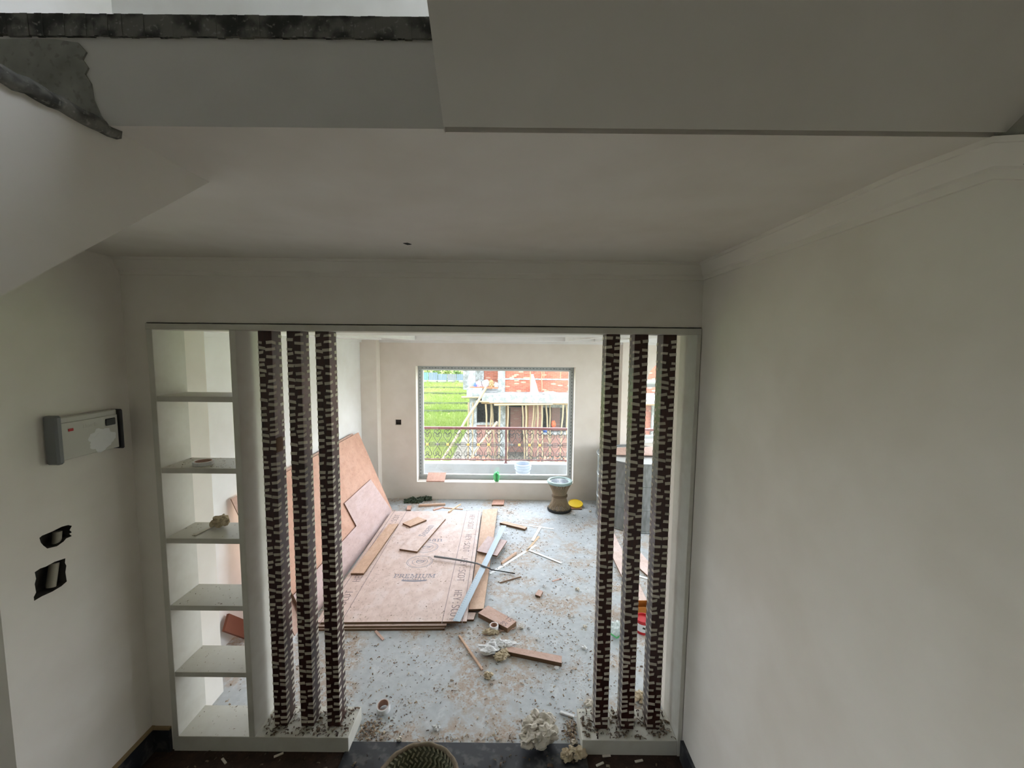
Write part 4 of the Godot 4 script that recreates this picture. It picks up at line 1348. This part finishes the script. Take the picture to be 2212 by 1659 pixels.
# ---------------------------------------------------------------- things in the dim hall
func build_hall_things():
	# distribution board on the left wall
	var c := on_x(168, 938, XL)
	var t := thing("distribution_board", "gray distribution board cover with black ends on the left wall", "fuse box", Vector3(XL, c.y, c.z))
	# local: x out of the wall, z towards the camera is +z
	var st := S()
	var zf := on_x(238, 930, XL).z - c.z
	var zn := on_x(104, 945, XL).z - c.z
	boxT(st, Transform3D(Basis.IDENTITY, Vector3(0.02, 0.0, (zf + zn) * 0.5)), Vector3(0.04, 0.19, absf(zn - zf)), 0.004)
	obj("body", st, M.panel_gray, t)
	st = S()
	boxT(st, Transform3D(Basis.IDENTITY, Vector3(0.043, -0.012, (zf + zn) * 0.5)), Vector3(0.008, 0.165, absf(zn - zf) - 0.012), 0.002)
	var cover := obj("cover", st, M.panel_gray, t)
	st = S()
	var T := Transform3D(Basis(Vector3.BACK, PI * 0.5), Vector3(0.047, 0.045, zf + 0.04))
	boxT(st, Transform3D(Basis.IDENTITY, Vector3(0.049, 0.04, zf + 0.045)), Vector3(0.006, 0.034, 0.05), 0.012)
	obj("latch", st, M.black_plastic, cover)
	st = S()
	boxT(st, Transform3D(Basis.IDENTITY, Vector3(0.0485, 0.036, zn - 0.05)), Vector3(0.003, 0.012, 0.022), 0.001)
	obj("indicator", st, M.red, cover)
	st = S()
	lump(st, Vector3(0.0472, -0.035, zf + 0.09), Vector3(0.0012, 0.045, 0.055), 501, 0.35, 20, 1.3)
	obj("plaster_splash", st, M.paper, cover)
	st = S()
	boxT(st, Transform3D(Basis.IDENTITY, Vector3(0.03, -0.005, zf - 0.006)), Vector3(0.06, 0.2, 0.016), 0.006)
	obj("end_cap", st, M.black_plastic, t)
	st = S()
	boxT(st, Transform3D(Basis.IDENTITY, Vector3(0.03, 0.0, zn + 0.006)), Vector3(0.06, 0.215, 0.03), 0.008)
	obj("end_cap", st, M.gray_plastic, t)
	text_on(cover, "Havells", "Droid Sans", 0.022, Vector3(0.0472, 0.04, (zf + zn) * 0.5), Basis(Vector3(0, 0, -1), Vector3.UP, Vector3.RIGHT), M.panel_gray)
	# things on the shelves
	roll_of_tape("masking tape roll lying on the second shelf of the shelving unit", on_y(440, 1003, 1.642), 0.05, 0.02, Basis.IDENTITY)
	st = S()
	lump(st, Vector3(-0.01, 0.037, 0), Vector3(0.045, 0.03, 0.035), 511, 0.3, 10, 1.3)
	lump(st, Vector3(0.022, 0.04, 0), Vector3(0.025, 0.028, 0.025), 512, 0.35, 8, 1.3)
	crumple("crumpled_tape", "dusty crumpled tape ball on the third shelf of the shelving unit", "tape", st, on_y(477, 1140, 1.252), M.paper_old)
	var a := on_y(418, 1157, 1.26)
	var b := on_y(466, 1131, 1.26)
	strip_line("edging_strip", "pale flat wooden strip beside the crumpled tape ball on the shelf", "strip", [418, 1156], [462, 1135], 1.257, 0.022, 0.004, M.cloth)
	# basket
	var bc := on_y(920, 1602, 0.15)
	var k := thing("bamboo_basket", "round woven bamboo basket on the black threshold, dark with dried mortar", "basket", Vector3(bc.x, 0.006, bc.z + 0.215))
	st = S()
	lathe(st, [Vector2(0.0, 0.0), Vector2(0.1, 0.002), Vector2(0.16, 0.05), Vector2(0.2, 0.14), Vector2(0.19, 0.14), Vector2(0.15, 0.055), Vector2(0.095, 0.012), Vector2(0.0, 0.01)], 40)
	obj("bowl", st, M.basket_green, k)
	st = S()
	var ring := []
	for i in 40: ring.append(Vector3(cos(TAU * i / 40) * 0.2, 0.143 + 0.004 * sin(i * 2.1), sin(TAU * i / 40) * 0.2))
	tube(st, ring, 0.012, 8, -1.0, true)
	obj("rim", st, M.basket, k)
	st = S()
	for ri in 9:
		var f := ri / 8.0
		var rr := lerpf(0.1, 0.188, f)
		var yy := lerpf(0.014, 0.135, f * f * 0.5 + f * 0.5)
		var n := int(20 + ri * 3)
		for i in n:
			var an := TAU * (i + 0.5 * (ri % 2)) / n
			var Tb := Transform3D(Basis(Vector3.UP, -an) * Basis(Vector3.BACK, 0.9) * Basis(Vector3.UP, 0.7 if ri % 2 == 0 else -0.7), Vector3(cos(an) * (rr - 0.006), yy + 0.004, sin(an) * (rr - 0.006)))
			boxT(st, Tb, Vector3(0.022, 0.004, 0.008))
	var wv := obj("woven_strip", st, mat(c8(126, 122, 98), 0.9), k)
	wv.set_meta("kind", "stuff")
	# chips in front of the plinths
	var gr := "wood chips on the dark hall floor"
	for q in [[602, 1632, 0.5], [484, 1645, -0.6], [1310, 1634, 0.1], [1296, 1652, 0.4], [1380, 1645, 0.2]]:
		var at := on_y(q[0], q[1], 0.0)
		var ch := thing("wood_chip", "small light wood chip on the dark floor before the plinths", "chip", at, q[2], gr)
		st = S()
		bx(st, -0.024, 0.024, 0.0, 0.007, -0.006, 0.006, 0.0015)
		obj("chip", st, M.cloth, ch)
# ---------------------------------------------------------------- outdoors
const GY := -3.7
func zx(v) -> float: return 880.0 + v / 5.82
func zy(v) -> float: return 770.0 + v / 5.82
func zd(x, y, d) -> Vector3: return on_d(zx(x), zy(y), d)
func hb(st: SurfaceTool, x0, y0, x1, y1, d, depth):
	var a := zd(x0, y0, d)
	var b := zd(x1, y1, d)
	var c := zd(x0, y1, d)
	var e := zd(x1, y0, d)
	bx(st, (a.x + c.x) * 0.5, (b.x + e.x) * 0.5, maxf((b.y + c.y) * 0.5, GY), (a.y + e.y) * 0.5, d, d + depth)
# masonry: one joined part of many small bricks over a mortar core
func masonry(parent: Node3D, x0, y0, x1, y1, d, depth, tint := 0):
	var st := S()
	hb(st, x0, y0, x1, y1, d + 0.012, depth)
	for k in 1:
		pass
	obj("mortar_core", st, M.mortar, parent)
	var a := zd(x0, y0, d)
	var b := zd(x1, y1, d)
	var c := zd(x0, y1, d)
	var e := zd(x1, y0, d)
	var xa := (a.x + c.x) * 0.5
	var xb := (b.x + e.x) * 0.5
	var ya := maxf((b.y + c.y) * 0.5, GY)
	var yb := (a.y + e.y) * 0.5
	st = S()
	var row := 0
	var y := ya
	while y < yb - 0.03:
		var x := xa - (0.125 if row % 2 == 1 else 0.0)
		while x < xb:
			var l := maxf(x, xa)
			var r := minf(x + 0.235, xb)
			if r - l > 0.04:
				var t := rng.randf()
				var col := Color(0.3, 0.075, 0.04).lerp(Color(0.42, 0.13, 0.07), t)
				if rng.randf() < 0.1: col = Color(0.45, 0.27, 0.18)
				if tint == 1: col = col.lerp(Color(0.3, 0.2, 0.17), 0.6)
				var p := rng.randf_range(-0.006, 0.006)
				var z0: float = -(d + p)
				var z1: float = -(d + 0.05)
				var y1b := minf(y + 0.066, yb)
				st.set_color(col)
				face(st, [Vector3(l, y, z0), Vector3(r, y, z0), Vector3(r, y1b, z0), Vector3(l, y1b, z0)], Vector3.BACK)
				face(st, [Vector3(l, y1b, z0), Vector3(r, y1b, z0), Vector3(r, y1b, z1), Vector3(l, y1b, z1)], Vector3.UP)
				face(st, [Vector3(l, y, z0), Vector3(l, y1b, z0), Vector3(l, y1b, z1), Vector3(l, y, z1)], Vector3.LEFT)
				face(st, [Vector3(r, y, z0), Vector3(r, y1b, z0), Vector3(r, y1b, z1), Vector3(r, y, z1)], Vector3.RIGHT)
			x += 0.25
		y += 0.08
		row += 1
	var o := obj("brickwork", st, M.brick, parent)
	o.set_meta("kind", "stuff")

func build_outdoors():
	build_balcony()
	build_ground()
	build_neighbour()

func build_balcony():
	var st := S()
	bx(st, -3.4, 5.4, -0.25, -0.03, DF + 0.23, 7.75)
	bx(st, LXR + 0.23, 5.4, -0.25, -0.03, 2.4, DF + 0.23)
	struct("floor_balcony", st, M.concrete, "pale concrete balcony floor outside the window")
	st = S()
	bx(st, -3.4, 5.4, -0.03, 0.165, 7.47, 7.66, 0.006)
	struct("wall_balcony_kerb", st, M.kerb, "low white concrete kerb under the balcony railing")
	var rail := thing("balcony_railing", "brown balcony railing with black scrollwork and brass medallions", "railing", P(0.5, 0.165, 7.55))
	var o := rail.position
	st = S()
	bx(st, -3.3 - o.x, 5.2 - o.x, 0.79 - o.y, 0.835 - o.y, -0.025, 0.025, 0.006)
	obj("top_rail", st, M.rail, rail)
	st = S()
	bx(st, -3.3 - o.x, 5.2 - o.x, 0.215 - o.y, 0.235 - o.y, -0.012, 0.012, 0.003)
	obj("bottom_rail", st, M.rail, rail)
	var px := on_d(zx(1240), zy(1100), 7.55).x
	for k in [-2, -1, 0, 1]:
		st = S()
		var xx: float = px + k * 2.02 - o.x
		bx(st, xx - 0.017, xx + 0.017, 0.0, 0.63, -0.017, 0.017, 0.003)
		bx(st, xx - 0.03, xx + 0.03, 0.0, 0.012, -0.03, 0.03, 0.003)
		obj("post", st, M.rail, rail)
	# one scroll motif, shared
	st = S()
	for sx in [-1.0, 1.0]:
		for sy in [-1.0, 1.0]:
			for line in [
				[[0, 18], [22, 55], [47, 92], [55, 120], [48, 142], [30, 152], [12, 145], [6, 128], [14, 116], [26, 118]],
				[[0, 92], [14, 108], [26, 100]],
				[[0, 120], [20, 138], [38, 158], [40, 178], [24, 192], [8, 186], [4, 174], [12, 166]],
				[[18, 4], [34, 22], [52, 28], [65, 20]],
				[[20, 0], [40, 8], [65, 6]]]:
				var pts := []
				for q in line: pts.append(Vector3(sx * q[0] * 0.00145, sy * q[1] * 0.00145, 0))
				var cv := Curve3D.new()
				for i in pts.size():
					var tn: Vector3 = (pts[mini(i + 1, pts.size() - 1)] - pts[maxi(i - 1, 0)]) * 0.17
					cv.add_point(pts[i], -tn, tn)
				var sm := []
				var n := (pts.size() - 1) * 2
				for i in n + 1: sm.append(cv.sample_baked(cv.get_baked_length() * i / n))
				tube(st, sm, 0.0055, 5)
	var scroll := st.commit()
	st = S()
	lathe(st, [Vector2(0, 0.012), Vector2(0.016, 0.011), Vector2(0.026, 0.004), Vector2(0.028, 0.0), Vector2(0.026, -0.004), Vector2(0, -0.008)], 16, Transform3D(Basis(Vector3.RIGHT, PI * 0.5), Vector3.ZERO))
	var medal := st.commit()
	var cy := on_d(zx(700), zy(1106), 7.55).y - o.y
	var x0 := on_d(zx(250), zy(1106), 7.55).x
	for k in range(-8, 26):
		var xx := x0 + k * 0.1885 - o.x
		var per := fposmod(x0 + k * 0.1885 - px + 0.02, 2.02)
		if per < 0.09 : xx += 0.05
		part("scroll", scroll, M.wrought, rail, Transform3D(Basis.IDENTITY, Vector3(xx, cy, 0)))
		part("medallion", medal, M.brass if [0, 1, 2, 5, 6, 7, 10, 12].has((k + 24) % 14) else M.brass_dark, rail, Transform3D(Basis.IDENTITY, Vector3(xx, cy, 0.004)))
	# bucket
	var bk := thing("bucket", "white ribbed plastic bucket standing on the balcony", "bucket", on_y(1129, 1035, -0.03) * Vector3(1, 0, 0) + P(0, -0.03, 7.15))
	var r := 0.135
	st = S()
	lathe(st, [Vector2(0, 0), Vector2(r * 0.85, 0), Vector2(r * 0.95, 0.2), Vector2(r * 1.06, 0.2), Vector2(r * 1.06, 0.215), Vector2(r * 0.97, 0.22), Vector2(r * 1.0, 0.25), Vector2(r * 1.1, 0.25), Vector2(r * 1.1, 0.262), Vector2(r * 1.02, 0.266), Vector2(r * 1.03, 0.29), Vector2(r * 1.14, 0.292), Vector2(r * 1.14, 0.305), Vector2(r * 0.98, 0.305), Vector2(r * 0.8, 0.01)], 36)
	obj("pail", st, M.bucket, bk)
	st = S()
	var hp := []
	for i in 13:
		var a := PI * i / 12
		hp.append(Vector3(cos(a) * r * 1.13, 0.27 - sin(a) * 0.1, r * 0.55 + sin(a) * 0.09))
	tube(st, hp, 0.004, 6)
	obj("handle", st, M.gray_plastic, bk)

func build_ground():
	var st := S()
	bx(st, -120, 120, GY - 0.5, GY, -60, 190)
	struct("floor_ground", st, M.field, "green field stretching away behind the building site")
	st = S()
	bx(st, -3.2, 40, GY, GY + 0.03, 17.0, 34)
	bx(st, -70.0, 40, GY, GY + 0.03, -60, 7.0)
	struct("floor_site", st, M.dirt, "trodden earth of the building site and yard")
	# low field banks
	for bk in [[37.8, "low grassy bank crossing the field behind the unfinished house"], [43.0, "second grassy bank behind the unfinished house in the field"], [52.2, "third grassy bank, well on the way to the tin fence"], [59.7, "grassy bank closest to the tin fence"]]:
		var d: float = bk[0]
		var t := thing("field_bank", bk[1], "bank", P(-20, GY, d), 0.0, "field banks")
		st = S()
		var pts := []
		for i in 28: pts.append(Vector3(-22 + i * 1.5, 0.0, sin(i * 1.7) * 0.25))
		tube(st, pts, 0.24, 6)
		obj("mound", st, mat(c8(44, 56, 22), 0.95), t)
	# grass
	st = S()
	for i in 7:
		var a := TAU * i / 7.0
		var d := Vector3(cos(a), 0, sin(a))
		var s := Vector3(-d.z, 0, d.x) * 0.05
		var p := d * 0.12
		var q := d * 0.42 + Vector3.UP * (0.8 + 0.3 * sin(i * 2.4))
		var n := (s.cross(q - p)).normalized()
		face(st, [p - s, p + s, q], n)
	var tuft := st.commit()
	var mm := MultiMesh.new()
	mm.transform_format = MultiMesh.TRANSFORM_3D
	mm.use_colors = true
	mm.mesh = tuft
	var n := 76000
	mm.instance_count = n
	var nz := FastNoiseLite.new()
	nz.seed = 5
	nz.frequency = 0.06
	for i in n:
		var d := 11.0 * pow(6.2, rng.randf())
		var x := rng.randf_range(-0.62, 0.16) * d - 1.0
		if x > -3.3 and d > 16.9 and d < 34.0: x = -3.3 - rng.randf() * 0.4 * d
		for bd in [37.8, 43.0, 52.2, 59.7]:
			if absf(d - bd) < 0.55: d += 1.1
		var s := rng.randf_range(0.2, 0.36) * (0.8 + d * 0.008)
		mm.set_instance_transform(i, Transform3D(Basis(Vector3.UP, rng.randf() * TAU) * Basis.from_scale(Vector3(s, s * 0.8, s)), P(x, GY, d)))
		var k := clampf(0.5 + 0.9 * nz.get_noise_2d(x, d) + rng.randf_range(-0.2, 0.2), 0, 1)
		mm.set_instance_color(i, Color(0.14, 0.21, 0.02).lerp(Color(0.28, 0.32, 0.09), k))
	var go := MultiMeshInstance3D.new()
	go.multimesh = mm
	go.material_override = M.grass
	go.name = numbered("meadow_grass")
	add_child(go)
	tag(go, "bright green grass tufts covering the field", "grass", "", "stuff")
	# tin fence far behind
	var fence := thing("tin_fence", "pale blue-green tin sheet fence at the far end of the field", "fence", P(-14, GY, 69))
	for i in 24:
		var ps := S()
		var x := -20.0 + i * 1.55
		var h: float = 1.05 + (0.22 if i % 7 > 2 else 0.0)
		for k in 5:
			bx(ps, x + k * 0.3, x + k * 0.3 + 0.28, 0.42, 0.42 + h, -0.02 - 0.03 * (k % 2), 0.02 - 0.03 * (k % 2))
		obj("tin_sheet", ps, M.tin_mint if i < 13 else (M.tin_blue if i % 3 != 0 else M.tin_gray), fence)
	for i in 24:
		var ps := S()
		boxT(ps, Transform3D(Basis(Vector3.UP, i * 0.7), Vector3(-19.3 + i * 1.55, 0.22, 0.1)), Vector3(1.5, 0.46, 0.7), 0.12)
		obj("footing_stone", ps, M.stone, fence)
	for k in 17:
		var kind := k % 2
		var t := thing("bush", ["dark green bush just behind the tin fence", "yellow-green bush just behind the tin fence"][kind], "bush", P(-27.0 + k * 1.75, GY, 71.2 + rng.randf_range(-0.1, 0.5)), 0.0, "bushes behind the tin fence")
		var cs := S()
		var hh := rng.randf_range(1.3, 1.75)
		for i in 420:
			var v := Vector3(rng.randfn(), rng.randfn(), rng.randfn()).normalized() * pow(rng.randf(), 0.35)
			v = v * Vector3(0.86, hh, 0.75) + Vector3(0, hh, 0)
			cs.set_color(Color(0.05, 0.13, 0.02).lerp(Color(0.2, 0.29, 0.07), rng.randf()) if kind == 0 else Color(0.12, 0.2, 0.03).lerp(Color(0.28, 0.34, 0.09), rng.randf()))
			var nn := (v - Vector3(0, hh, 0) + Vector3(rng.randfn(), rng.randfn(), rng.randfn()) * 0.4).normalized()
			var u := nn.cross(Vector3(0.3, 1, 0.2)).normalized()
			var w := nn.cross(u)
			var s := rng.randf_range(0.1, 0.22)
			face(cs, [v - u * s, v - w * s * 0.6, v + u * s, v + w * s * 0.6], nn)
		obj("foliage", cs, M.leaf, t)
	# trees
	for k in 9:
		var kind := k % 3
		var x := -36.0 + k * 5.4 + rng.randf_range(-0.3, 0.3)
		var d := 77.0 + rng.randf_range(-1, 5)
		var h := rng.randf_range(4.6, 6.8)
		var t := thing("tree", ["broad dark green tree beyond the tin fence", "pale yellow-green loose tree beyond the tin fence", "tall mid-green tree beyond the tin fence"][kind], "tree", P(x, GY, d), rng.randf() * TAU, "trees beyond the tin fence")
		var ts := S()
		tube(ts, [Vector3.ZERO, Vector3(0.1, h * 0.3, 0), Vector3(-0.05, h * 0.7, 0.1)], 0.2, 7, 0.06)
		for i in 4:
			var a := TAU * i / 4.0
			tube(ts, [Vector3(0.05, h * 0.35, 0), Vector3(cos(a) * 1.0, h * 0.6, sin(a) * 1.0)], 0.07, 5, 0.03)
		obj("trunk", ts, M.bark, t)
		var cs := S()
		for i in 900:
			var v := Vector3(rng.randfn(), rng.randfn(), rng.randfn()).normalized() * pow(rng.randf(), 0.4)
			v = v * Vector3(2.3, h * 0.42, 2.3) + Vector3(0, h * 0.58, 0)
			var col := Color(0.05, 0.12, 0.02).lerp(Color(0.16, 0.25, 0.06), rng.randf())
			if kind == 1: col = Color(0.17, 0.25, 0.05).lerp(Color(0.28, 0.34, 0.1), rng.randf())
			cs.set_color(col)
			var nn := (v - Vector3(0, h * 0.5, 0)).normalized() + Vector3(rng.randfn(), rng.randfn(), rng.randfn()) * 0.5
			nn = nn.normalized()
			var u := nn.cross(Vector3(0.3, 1, 0.2)).normalized()
			var w := nn.cross(u)
			var s := rng.randf_range(0.12, 0.3)
			face(cs, [v - u * s, v - w * s * 0.5, v + u * s, v + w * s * 0.5], nn)
		obj("crown", cs, M.leaf, t)

func pole(called: String, label: String, a: Vector3, b: Vector3, r: float, group: String):
	var base := Vector3((a.x + b.x) * 0.5, minf(a.y, b.y), (a.z + b.z) * 0.5)
	var t := thing(called, label, "pole", base, 0.0, group)
	var st := S()
	var pts := []
	for i in 6: pts.append(a.lerp(b, i / 5.0) - base + Vector3(sin(i * 2.3) * r * 0.4, 0, cos(i * 1.9) * r * 0.4))
	tube(st, pts, r, 7, r * 0.8)
	obj("cane", st, M.bamboo, t)

func build_neighbour():
	var d := 22.6
	var h := thing("neighbour_house", "half-built brick and concrete house seen through the window", "building", Vector3.ZERO)
	var st := S()
	var list := [["column", 765, -260, 855, 405, 22.6, 0.35], ["column", 1140, -260, 1230, 468, 22.45, 0.35], ["column", 780, 500, 870, 1500, 22.6, 0.35], ["column", 1140, 600, 1230, 1500, 22.45, 0.35], ["column", 3060, 600, 3160, 1500, 22.45, 0.35],
		["pier", 920, -260, 962, 400, 23.3, 0.3], ["inner_wall", 700, -260, 1140, 420, 25.0, 0.2], ["band", 1230, 283, 3500, 303, 22.56, 0.3], ["lintel", 1700, 600, 2400, 645, 22.6, 0.3], ["sill", 870, 838, 1140, 862, 22.5, 0.3], ["sill", 1700, 955, 2400, 985, 22.4, 0.35]]
	for r in list:
		st = S()
		hb(st, r[1], r[2], r[3], r[4], r[5], r[6])
		obj(r[0], st, M.concrete, h)
	# slabs
	st = S()
	hb(st, 935, 490, 3500, 592, 21.2, 4.8)
	obj("floor_slab", st, M.concrete, h)
	st = S()
	hb(st, 745, 400, 940, 500, 21.7, 4.3)
	obj("bay_slab", st, M.concrete, h)
	st = S()
	hb(st, 780, 384, 1140, 402, 21.9, 0.25)
	obj("ledge_course", st, mat(c8(178, 96, 66), 0.9), h)
	st = S()
	hb(st, 930, 592, 3500, 606, 21.25, 0.12)
	obj("formwork_board", st, M.formwork, h)
	st = S()
	hb(st, 735, 500, 900, 524, 21.75, 0.12)
	obj("formwork_board", st, M.formwork, h)
	st = S()
	hb(st, 760, -330, 3500, -262, 21.8, 4.2)
	obj("roof_slab", st, M.concrete, h)
	st = S()
	hb(st, 880, 540, 3500, 1500, 25.6, 0.25)
	obj("rear_wall", st, M.cement, h)
	for q in [[812, 0.2], [1185, 0.2], [1610, 0.2], [3380, 0.2]]:
		st = S()
		var wx := zd(q[0], 900, 22.9).x
		bx(st, wx - q[1] * 0.5, wx + q[1] * 0.5, GY, -0.58, 22.9, 25.7)
		obj("cross_wall", st, M.cement, h)
	masonry(h, 962, -260, 1140, 400, 23.4, 0.22)
	masonry(h, 1230, -260, 3400, 283, 22.6, 0.22)
	masonry(h, 1230, 303, 3400, 468, 22.58, 0.22)
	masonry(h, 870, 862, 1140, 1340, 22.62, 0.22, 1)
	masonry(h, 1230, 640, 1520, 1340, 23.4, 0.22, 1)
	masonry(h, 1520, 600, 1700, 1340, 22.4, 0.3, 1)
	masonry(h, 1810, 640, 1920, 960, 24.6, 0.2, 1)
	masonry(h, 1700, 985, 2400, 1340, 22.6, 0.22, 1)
	masonry(h, 2400, 600, 3400, 1340, 22.6, 0.22)
	# door leaf and brown jambs
	st = S()
	hb(st, 1232, 620, 1250, 1100, 22.9, 0.1)
	obj("door_jamb", st, M.formwork, h)
	st = S()
	hb(st, 1502, 600, 1520, 1000, 22.5, 0.1)
	obj("door_jamb", st, M.formwork, h)
	st = S()
	hb(st, 1280, 650, 1292, 1060, 23.3, 0.05)
	hb(st, 1436, 650, 1446, 1060, 23.3, 0.05)
	obj("doorway_frame", st, M.rubber, h)
	# bamboo props
	var g := "bamboo props under the concrete slab"
	for q in [[770, 520, 762, 1330, 21.8], [825, 520, 815, 1330, 21.8], [985, 600, 1018, 1330, 21.3], [1055, 610, 1036, 1330, 21.5], [1060, 610, 1108, 1330, 21.7], [1160, 620, 1152, 1330, 21.3], [1265, 610, 1256, 1330, 21.4], [1445, 610, 1480, 1330, 21.4], [1490, 610, 1505, 1330, 21.3], [1590, 620, 1545, 1330, 21.5], [1640, 620, 1640, 1330, 21.4], [1690, 610, 1700, 1330, 21.3], [1740, 610, 1800, 1330, 21.5], [1790, 640, 1798, 1330, 21.7], [1960, 600, 1915, 1330, 21.3], [2000, 640, 2010, 1330, 21.5], [1620, 620, 1560, 1000, 21.6]]:
		var a := zd(q[0], q[1], q[4])
		var b := zd(q[2], q[3], q[4])
		b.y = GY
		a.y = -0.63
		pole("bamboo_prop", "upright bamboo prop holding the concrete slab of the unfinished house", a, b, 0.047, g)
	var da := zd(990, 390, 20.9)
	var db := zd(330, 1300, 19.2)
	db.y = GY
	pole("bamboo_pole", "long slanting bamboo pole reaching the slab edge of the unfinished house", da, db, 0.07, "slanting bamboo poles")
	da = zd(1130, 820, 21.0)
	db = zd(660, 1300, 19.6)
	db.y = GY
	pole("bamboo_pole", "shorter slanting bamboo pole leaning under the slab", da, db, 0.065, "slanting bamboo poles")
	pole("bamboo_pole", "level bamboo pole under the bay slab corner", zd(680, 513, 21.4), zd(910, 513, 21.4), 0.06, "level bamboo poles")
	pole("bamboo_pole", "level bamboo pole beside the dark window opening", zd(860, 566, 21.1), zd(1030, 572, 21.1), 0.05, "level bamboo poles")
	pole("bamboo_pole", "level bamboo pole along the formwork under the long slab", zd(1090, 609, 21.1), zd(1830, 603, 21.1), 0.05, "level bamboo poles")
	for q in [[1715, -200, 1718, 270], [1925, -200, 1928, 285], [1545, 180, 1548, 470], [1690, 180, 1692, 440]]:
		pole("upright_pole", "thin upright pole against the upper brick wall of the unfinished house", zd(q[0], q[1], 22.3), zd(q[2], q[3], 22.3), 0.03, "thin poles on the upper floor")
	# tarp and cloths on the slab
	var ty := zd(1600, 478, 21.7).y
	var tp := thing("white_tarp", "white tarpaulin standing in a tall fold on the slab of the unfinished house", "tarp", zd(1600, 478, 21.7))
	st = S()
	var ht := zd(1560, 222, 21.7).y - ty
	var rows := 10
	for i in rows:
		for j in 16:
			var f := []
			for q in [[i, j], [i + 1, j], [i + 1, j + 1], [i, j + 1]]:
				var u: float = q[0] / float(rows)
				var a: float = TAU * (q[1] % 16) / 16.0
				var r: float = lerpf(0.24, 0.05, pow(u, 0.7)) * (1.0 + 0.25 * sin(a * 4.0 + u * 3.0))
				f.append(Vector3(cos(a) * r - 0.14 * u, u * ht, sin(a) * r * 0.8))
			face(st, f, (f[1] - f[0]).cross(f[3] - f[0]).normalized() * -1.0)
	obj("fabric", st, M.tarp, tp)
	st = S()
	lump(st, Vector3(0, 0.06, 0), Vector3(0.38, 0.08, 0.2), 601, 0.4)
	crumple("folded_cloth", "pinkish cloth lying on the slab beside the white tarpaulin", "cloth", st, zd(1800, 478, 21.6), mat(c8(236, 214, 214), 0.9))
	var cl := [[895, 350, "pink cloth bundle on the upper bay of the unfinished house", M.pink_cloth, 0.14], [860, 350, "blue cloth bundle on the upper bay of the unfinished house", M.blue_cloth, 0.1], [985, 355, "white sack on the upper bay of the unfinished house", M.tarp, 0.17], [1052, 350, "brown sack on the upper bay of the unfinished house", M.formwork, 0.16], [1112, 355, "small white sack beside the brick wall on the upper bay", M.tarp, 0.11]]
	for i in cl.size():
		var q = cl[i]
		st = S()
		lump(st, Vector3(0, q[4] * 1.1, 0), Vector3(q[4], q[4] * 1.3, q[4]), 610 + i, 0.35)
		var at := zd(q[0], 384, 22.1)
		at.y = zd(840, 400, 21.7).y
		crumple("cloth_bundle", q[2], "bundle", st, at, q[3])
	# ground things
	var oc := crumple_at("orange_cloth", "orange cloth hanging by the dark lower opening", zd(1836, 885, 22.2), 0.12, 0.32, M.orange, 631)
	oc = crumple_at("blue_can", "blue container on the sill of the lower opening", zd(1738, 956, 22.45), 0.16, 0.2, M.blue_drum, 632)
	rubble("heap of broken bricks and sand by the left column of the unfinished house", zd(900, 1180, 20.6), 0.8, 40, 0)
	rubble("heap of broken bricks along the lower wall of the unfinished house", zd(1850, 1240, 20.6), 1.1, 60, 1)
	rubble("scattered stones and weeds at the field edge near the bamboo pole", zd(560, 1270, 18.2), 0.8, 30, 2)
	rubble("pile of gray rubble in front of the bamboo props", zd(1340, 1260, 20.0), 0.8, 40, 3)

func crumple_at(called: String, label: String, at: Vector3, r: float, hh: float, m: Material, sd: int) -> Node3D:
	var st := S()
	lump(st, Vector3(0, hh * 0.5, 0), Vector3(r, hh * 0.5, r), sd, 0.25)
	return crumple(called, label, "cloth" if called.begins_with("orange") else "container", st, at, m)
func rubble(label: String, at: Vector3, w: float, n: int, kind: int):
	var base := Vector3(at.x, GY + 0.03, at.z)
	var t := thing("rubble_heap", label, "rubble", base)
	var st := S()
	lump(st, Vector3(0, 0.02, 0), Vector3(w, 0.35, w * 0.6), 640 + kind, 0.25, 12)
	obj("sand", st, M.dirt, t)
	st = S()
	for i in n:
		var x := rng.randf_range(-w, w)
		var z := rng.randf_range(-w * 0.5, w * 0.5)
		var y := 0.36 * sqrt(maxf(0.02, 1.0 - (x * x) / (w * w) - (z * z) / (w * w * 0.36)))
		var col := Color(0.32, 0.12, 0.07).lerp(Color(0.42, 0.22, 0.14), rng.randf())
		if kind >= 2: col = Color(0.28, 0.25, 0.2).lerp(Color(0.42, 0.38, 0.32), rng.randf())
		st.set_color(col)
		boxT(st, Transform3D(Basis(Vector3(rng.randfn(), rng.randfn(), rng.randfn()).normalized(), rng.randf() * TAU), Vector3(x, y + 0.03, z)), Vector3(0.23, 0.07, 0.11) * rng.randf_range(0.6, 1.1))
	var o := obj("broken_brick", st, M.brick, t)
	o.set_meta("kind", "stuff")
